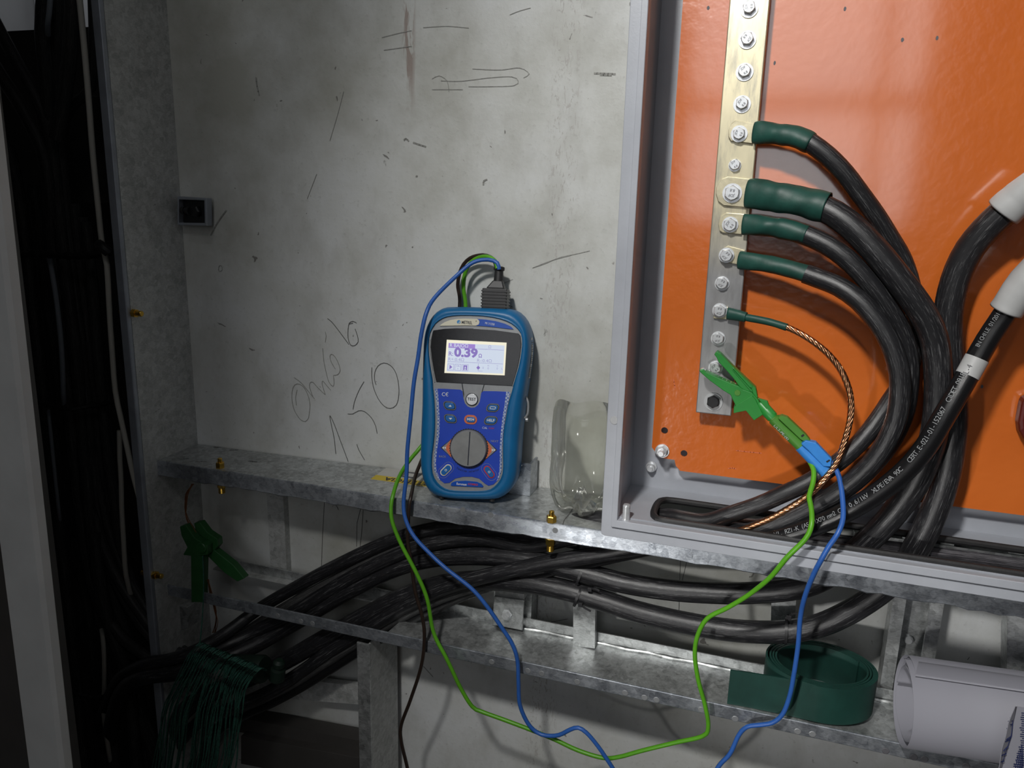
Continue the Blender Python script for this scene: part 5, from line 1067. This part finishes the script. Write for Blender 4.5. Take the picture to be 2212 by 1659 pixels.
bcable([(-20, 28, .92), (0, 67, .92), (44, 148, .925), (74, 202, .93), (100, 265, .935), (116, 340, .94), (124, 430, .94), (140, 560, .945), (158, 760, .945), (176, 960, .94), (200, 1100, .935), (240, 1220, .93), (300, 1320, .925), (370, 1400, .92), (450, 1440, .925)], .0085, label='black cable slanting in from the upper left edge, higher of two')
bcable([(-20, 128, .915), (0, 162, .915), (37, 216, .92), (67, 270, .925), (92, 325, .93), (106, 400, .93), (112, 520, .935), (130, 700, .935), (150, 900, .93), (172, 1100, .93), (200, 1260, .925), (250, 1360, .92), (320, 1420, .915), (400, 1450, .91)], .0095, label='black cable slanting in from the upper left edge, lower of two')
bcable([(200, -20, .96), (203, 100, .96), (196, 190, .96), (165, 220, .957), (145, 250, .955), (134, 300, .955), (136, 420, .955), (152, 560, .955), (176, 760, .955), (198, 940, .95), (222, 1090, .945), (258, 1210, .94), (320, 1320, .935)], .0070, label='thin dark cable behind the long cream cable at the top of the bundle')
bcable([(-20, 240, .905), (15, 320, .91), (38, 420, .915), (56, 540, .92), (76, 720, .92), (98, 900, .92), (118, 1080, .92), (140, 1260, .92), (160, 1440, .92), (182, 1700, .92)], .0105, label='black cable hugging the pale grey upright, leftmost of the bundle')
bcable([(10, 330, .95), (20, 400, .95), (35, 500, .95), (52, 640, .95), (74, 820, .95), (96, 1000, .95), (120, 1180, .95), (150, 1380, .95), (180, 1659, .95)], .0110, label='dark cable behind the leftmost cable of the bundle')
bcable([(75, 400, .955), (85, 500, .955), (100, 640, .955), (122, 820, .955), (146, 1000, .955), (168, 1180, .955), (194, 1380, .95), (226, 1659, .95)], .0110, label='dark rear cable below the upper binding in the middle of the bundle')
bcable([(176, 470, .965), (196, 600, .965), (210, 740, .965), (226, 880, .965), (236, 1000, .96), (238, 1140, .955), (250, 1240, .95), (290, 1330, .945), (350, 1400, .94)], .0100, label='rear cable nearest the steel upright curving right at its foot')
bcable([(160, 440, .96), (176, 600, .96), (192, 740, .96), (208, 880, .96), (218, 1020, .955), (226, 1160, .95), (246, 1290, .945), (284, 1420, .94), (310, 1560, .94), (330, 1700, .94)], .0100, label='rear cable second from the steel upright running straight down')
bcable([(205, 1150, .925), (216, 1260, .92), (240, 1360, .918), (268, 1440, .918), (284, 1540, .918), (300, 1700, .918)], .0100, label='front cable that starts low in the bundle beside the cream cable')
bcable([(186, 480, .95), (200, 620, .95), (214, 800, .95), (230, 960, .95), (250, 1100, .948), (262, 1190, .945), (300, 1290, .94), (350, 1370, .935), (420, 1420, .93)], .0080, label='slim front cable left of the lower brass bolt that sweeps to the right')
bcable([(230, 1400, .935), (290, 1412, .93), (350, 1432, .93), (400, 1462, .93), (440, 1510, .932), (450, 1600, .935), (455, 1700, .94)], .0110, label='black cable crossing in front of the steel upright under the green cords')
bcable([(330, 1460, .93), (370, 1500, .93), (390, 1580, .93), (400, 1700, .93)], .0120, label='short thick cable end below the green cords')
bcable([(270, 1480, .94), (300, 1540, .94), (330, 1620, .94), (350, 1720, .94)], .0120, label='short dark cable end at the bottom left of the green cords')
bcable([(158, -20, .90), (152, 100, .91), (140, 200, .92), (122, 300, .925)], .0100, label='black cable at the top left that leans into the vertical bundle')
# pale cables
bcable([(170, -20, .895), (172, 0, .895), (182, 101, .895), (192, 219, .895), (201, 337, .897), (213, 456, .90), (221, 530, .902), (231, 572, .90), (237, 681, .90), (242, 753, .90), (249, 843, .90), (260, 898, .90), (278, 981, .902), (289, 1031, .905), (310, 1110, .91), (330, 1200, .92)], .0040, 'white_jacket', 'long cream cable running down beside the steel upright, outermost of the bundle', None)
bcable([(258, 930, .915), (259, 990, .912), (262, 1042, .912), (263, 1096, .912), (267, 1168, .912), (272, 1240, .915), (284, 1290, .93)], .0038, 'white_jacket', 'short cream cable left of the lower brass bolt', None)
bcable([(104, 550, .925), (108, 565, .915), (119, 627, .906), (130, 717, .904), (135, 789, .906), (137, 850, .912), (139, 880, .93)], .0036, 'blue_grey_jacket', 'upper blue-grey cable visible between two ties of the bundle', None)
bcable([(103, 880, .93), (106, 900, .911), (116, 999, .906), (126, 1093, .906), (129, 1118, .915), (131, 1140, .93)], .0026, 'blue_grey_jacket', 'lower thin blue-grey cable in the bundle', None)
bcable([(218, 1355, .93), (222, 1375, .912), (225, 1421, .905), (225, 1493, .905), (222, 1522, .906), (229, 1583, .906), (236, 1630, .914), (240, 1650, .93)], .0036, 'white_jacket', 'cream cable low in the bundle near the green cords', None)
bcable([(110, -20, .91), (106, 30, .905), (103, 52, .908), (104, 75, .92)], .0035, 'blue_grey_jacket', 'pale blue-grey cable end at the top of the bundle', None)
for k, (L, r, lab) in enumerate(([[(18, 560, .900), (70, 548, .900), (130, 552, .905), (190, 552, .915), (236, 545, .91)], .0050, 'upper black binding around the vertical bundle'], [[(60, 862, .90), (110, 878, .90), (150, 884, .908), (200, 876, .93), (248, 868, .94)], .0042, 'middle black binding around the vertical bundle'], [[(130, 1480, .90), (170, 1500, .90), (215, 1508, .895), (250, 1490, .90)], .0048, 'lowest black binding around the vertical bundle'])):
    g = G(); pts = path(L, .004); g.tube(pts, [r*(1+.35*math.sin(i*1.7)*random.random()) for i in range(len(pts))], 8); o = g.put('cable_binding', 'black_rubber'); tag(o, lab, 'cable tie')
g = G(); pts = path([(214, 528, .894), (224, 536, .890), (235, 545, .894)], .003); g.tube(pts, .0075, 10); o = g.put('cable_binding', 'black_rubber'); tag(o, 'black tape knot on the long cream cable', 'tape')
# far room, blurred in the photo: a pale cabinet with dark gaps
far = thing('far_cabinet', 'pale grey cabinet far behind the bundle at the top left corner', 'cabinet', Vector((-2.9, 3.0, -1.5)))
g = G(); g.box((-3.35, 3.0, -1.5), (-2.0, 3.28, 1.2)); g.put('body', 'room_paint', far, smooth=False)
g = G(); g.box((-2.80, 2.98, -1.5), (-2.74, 3.0, 1.2)); g.put('door_gap', 'black_plastic', far, smooth=False)
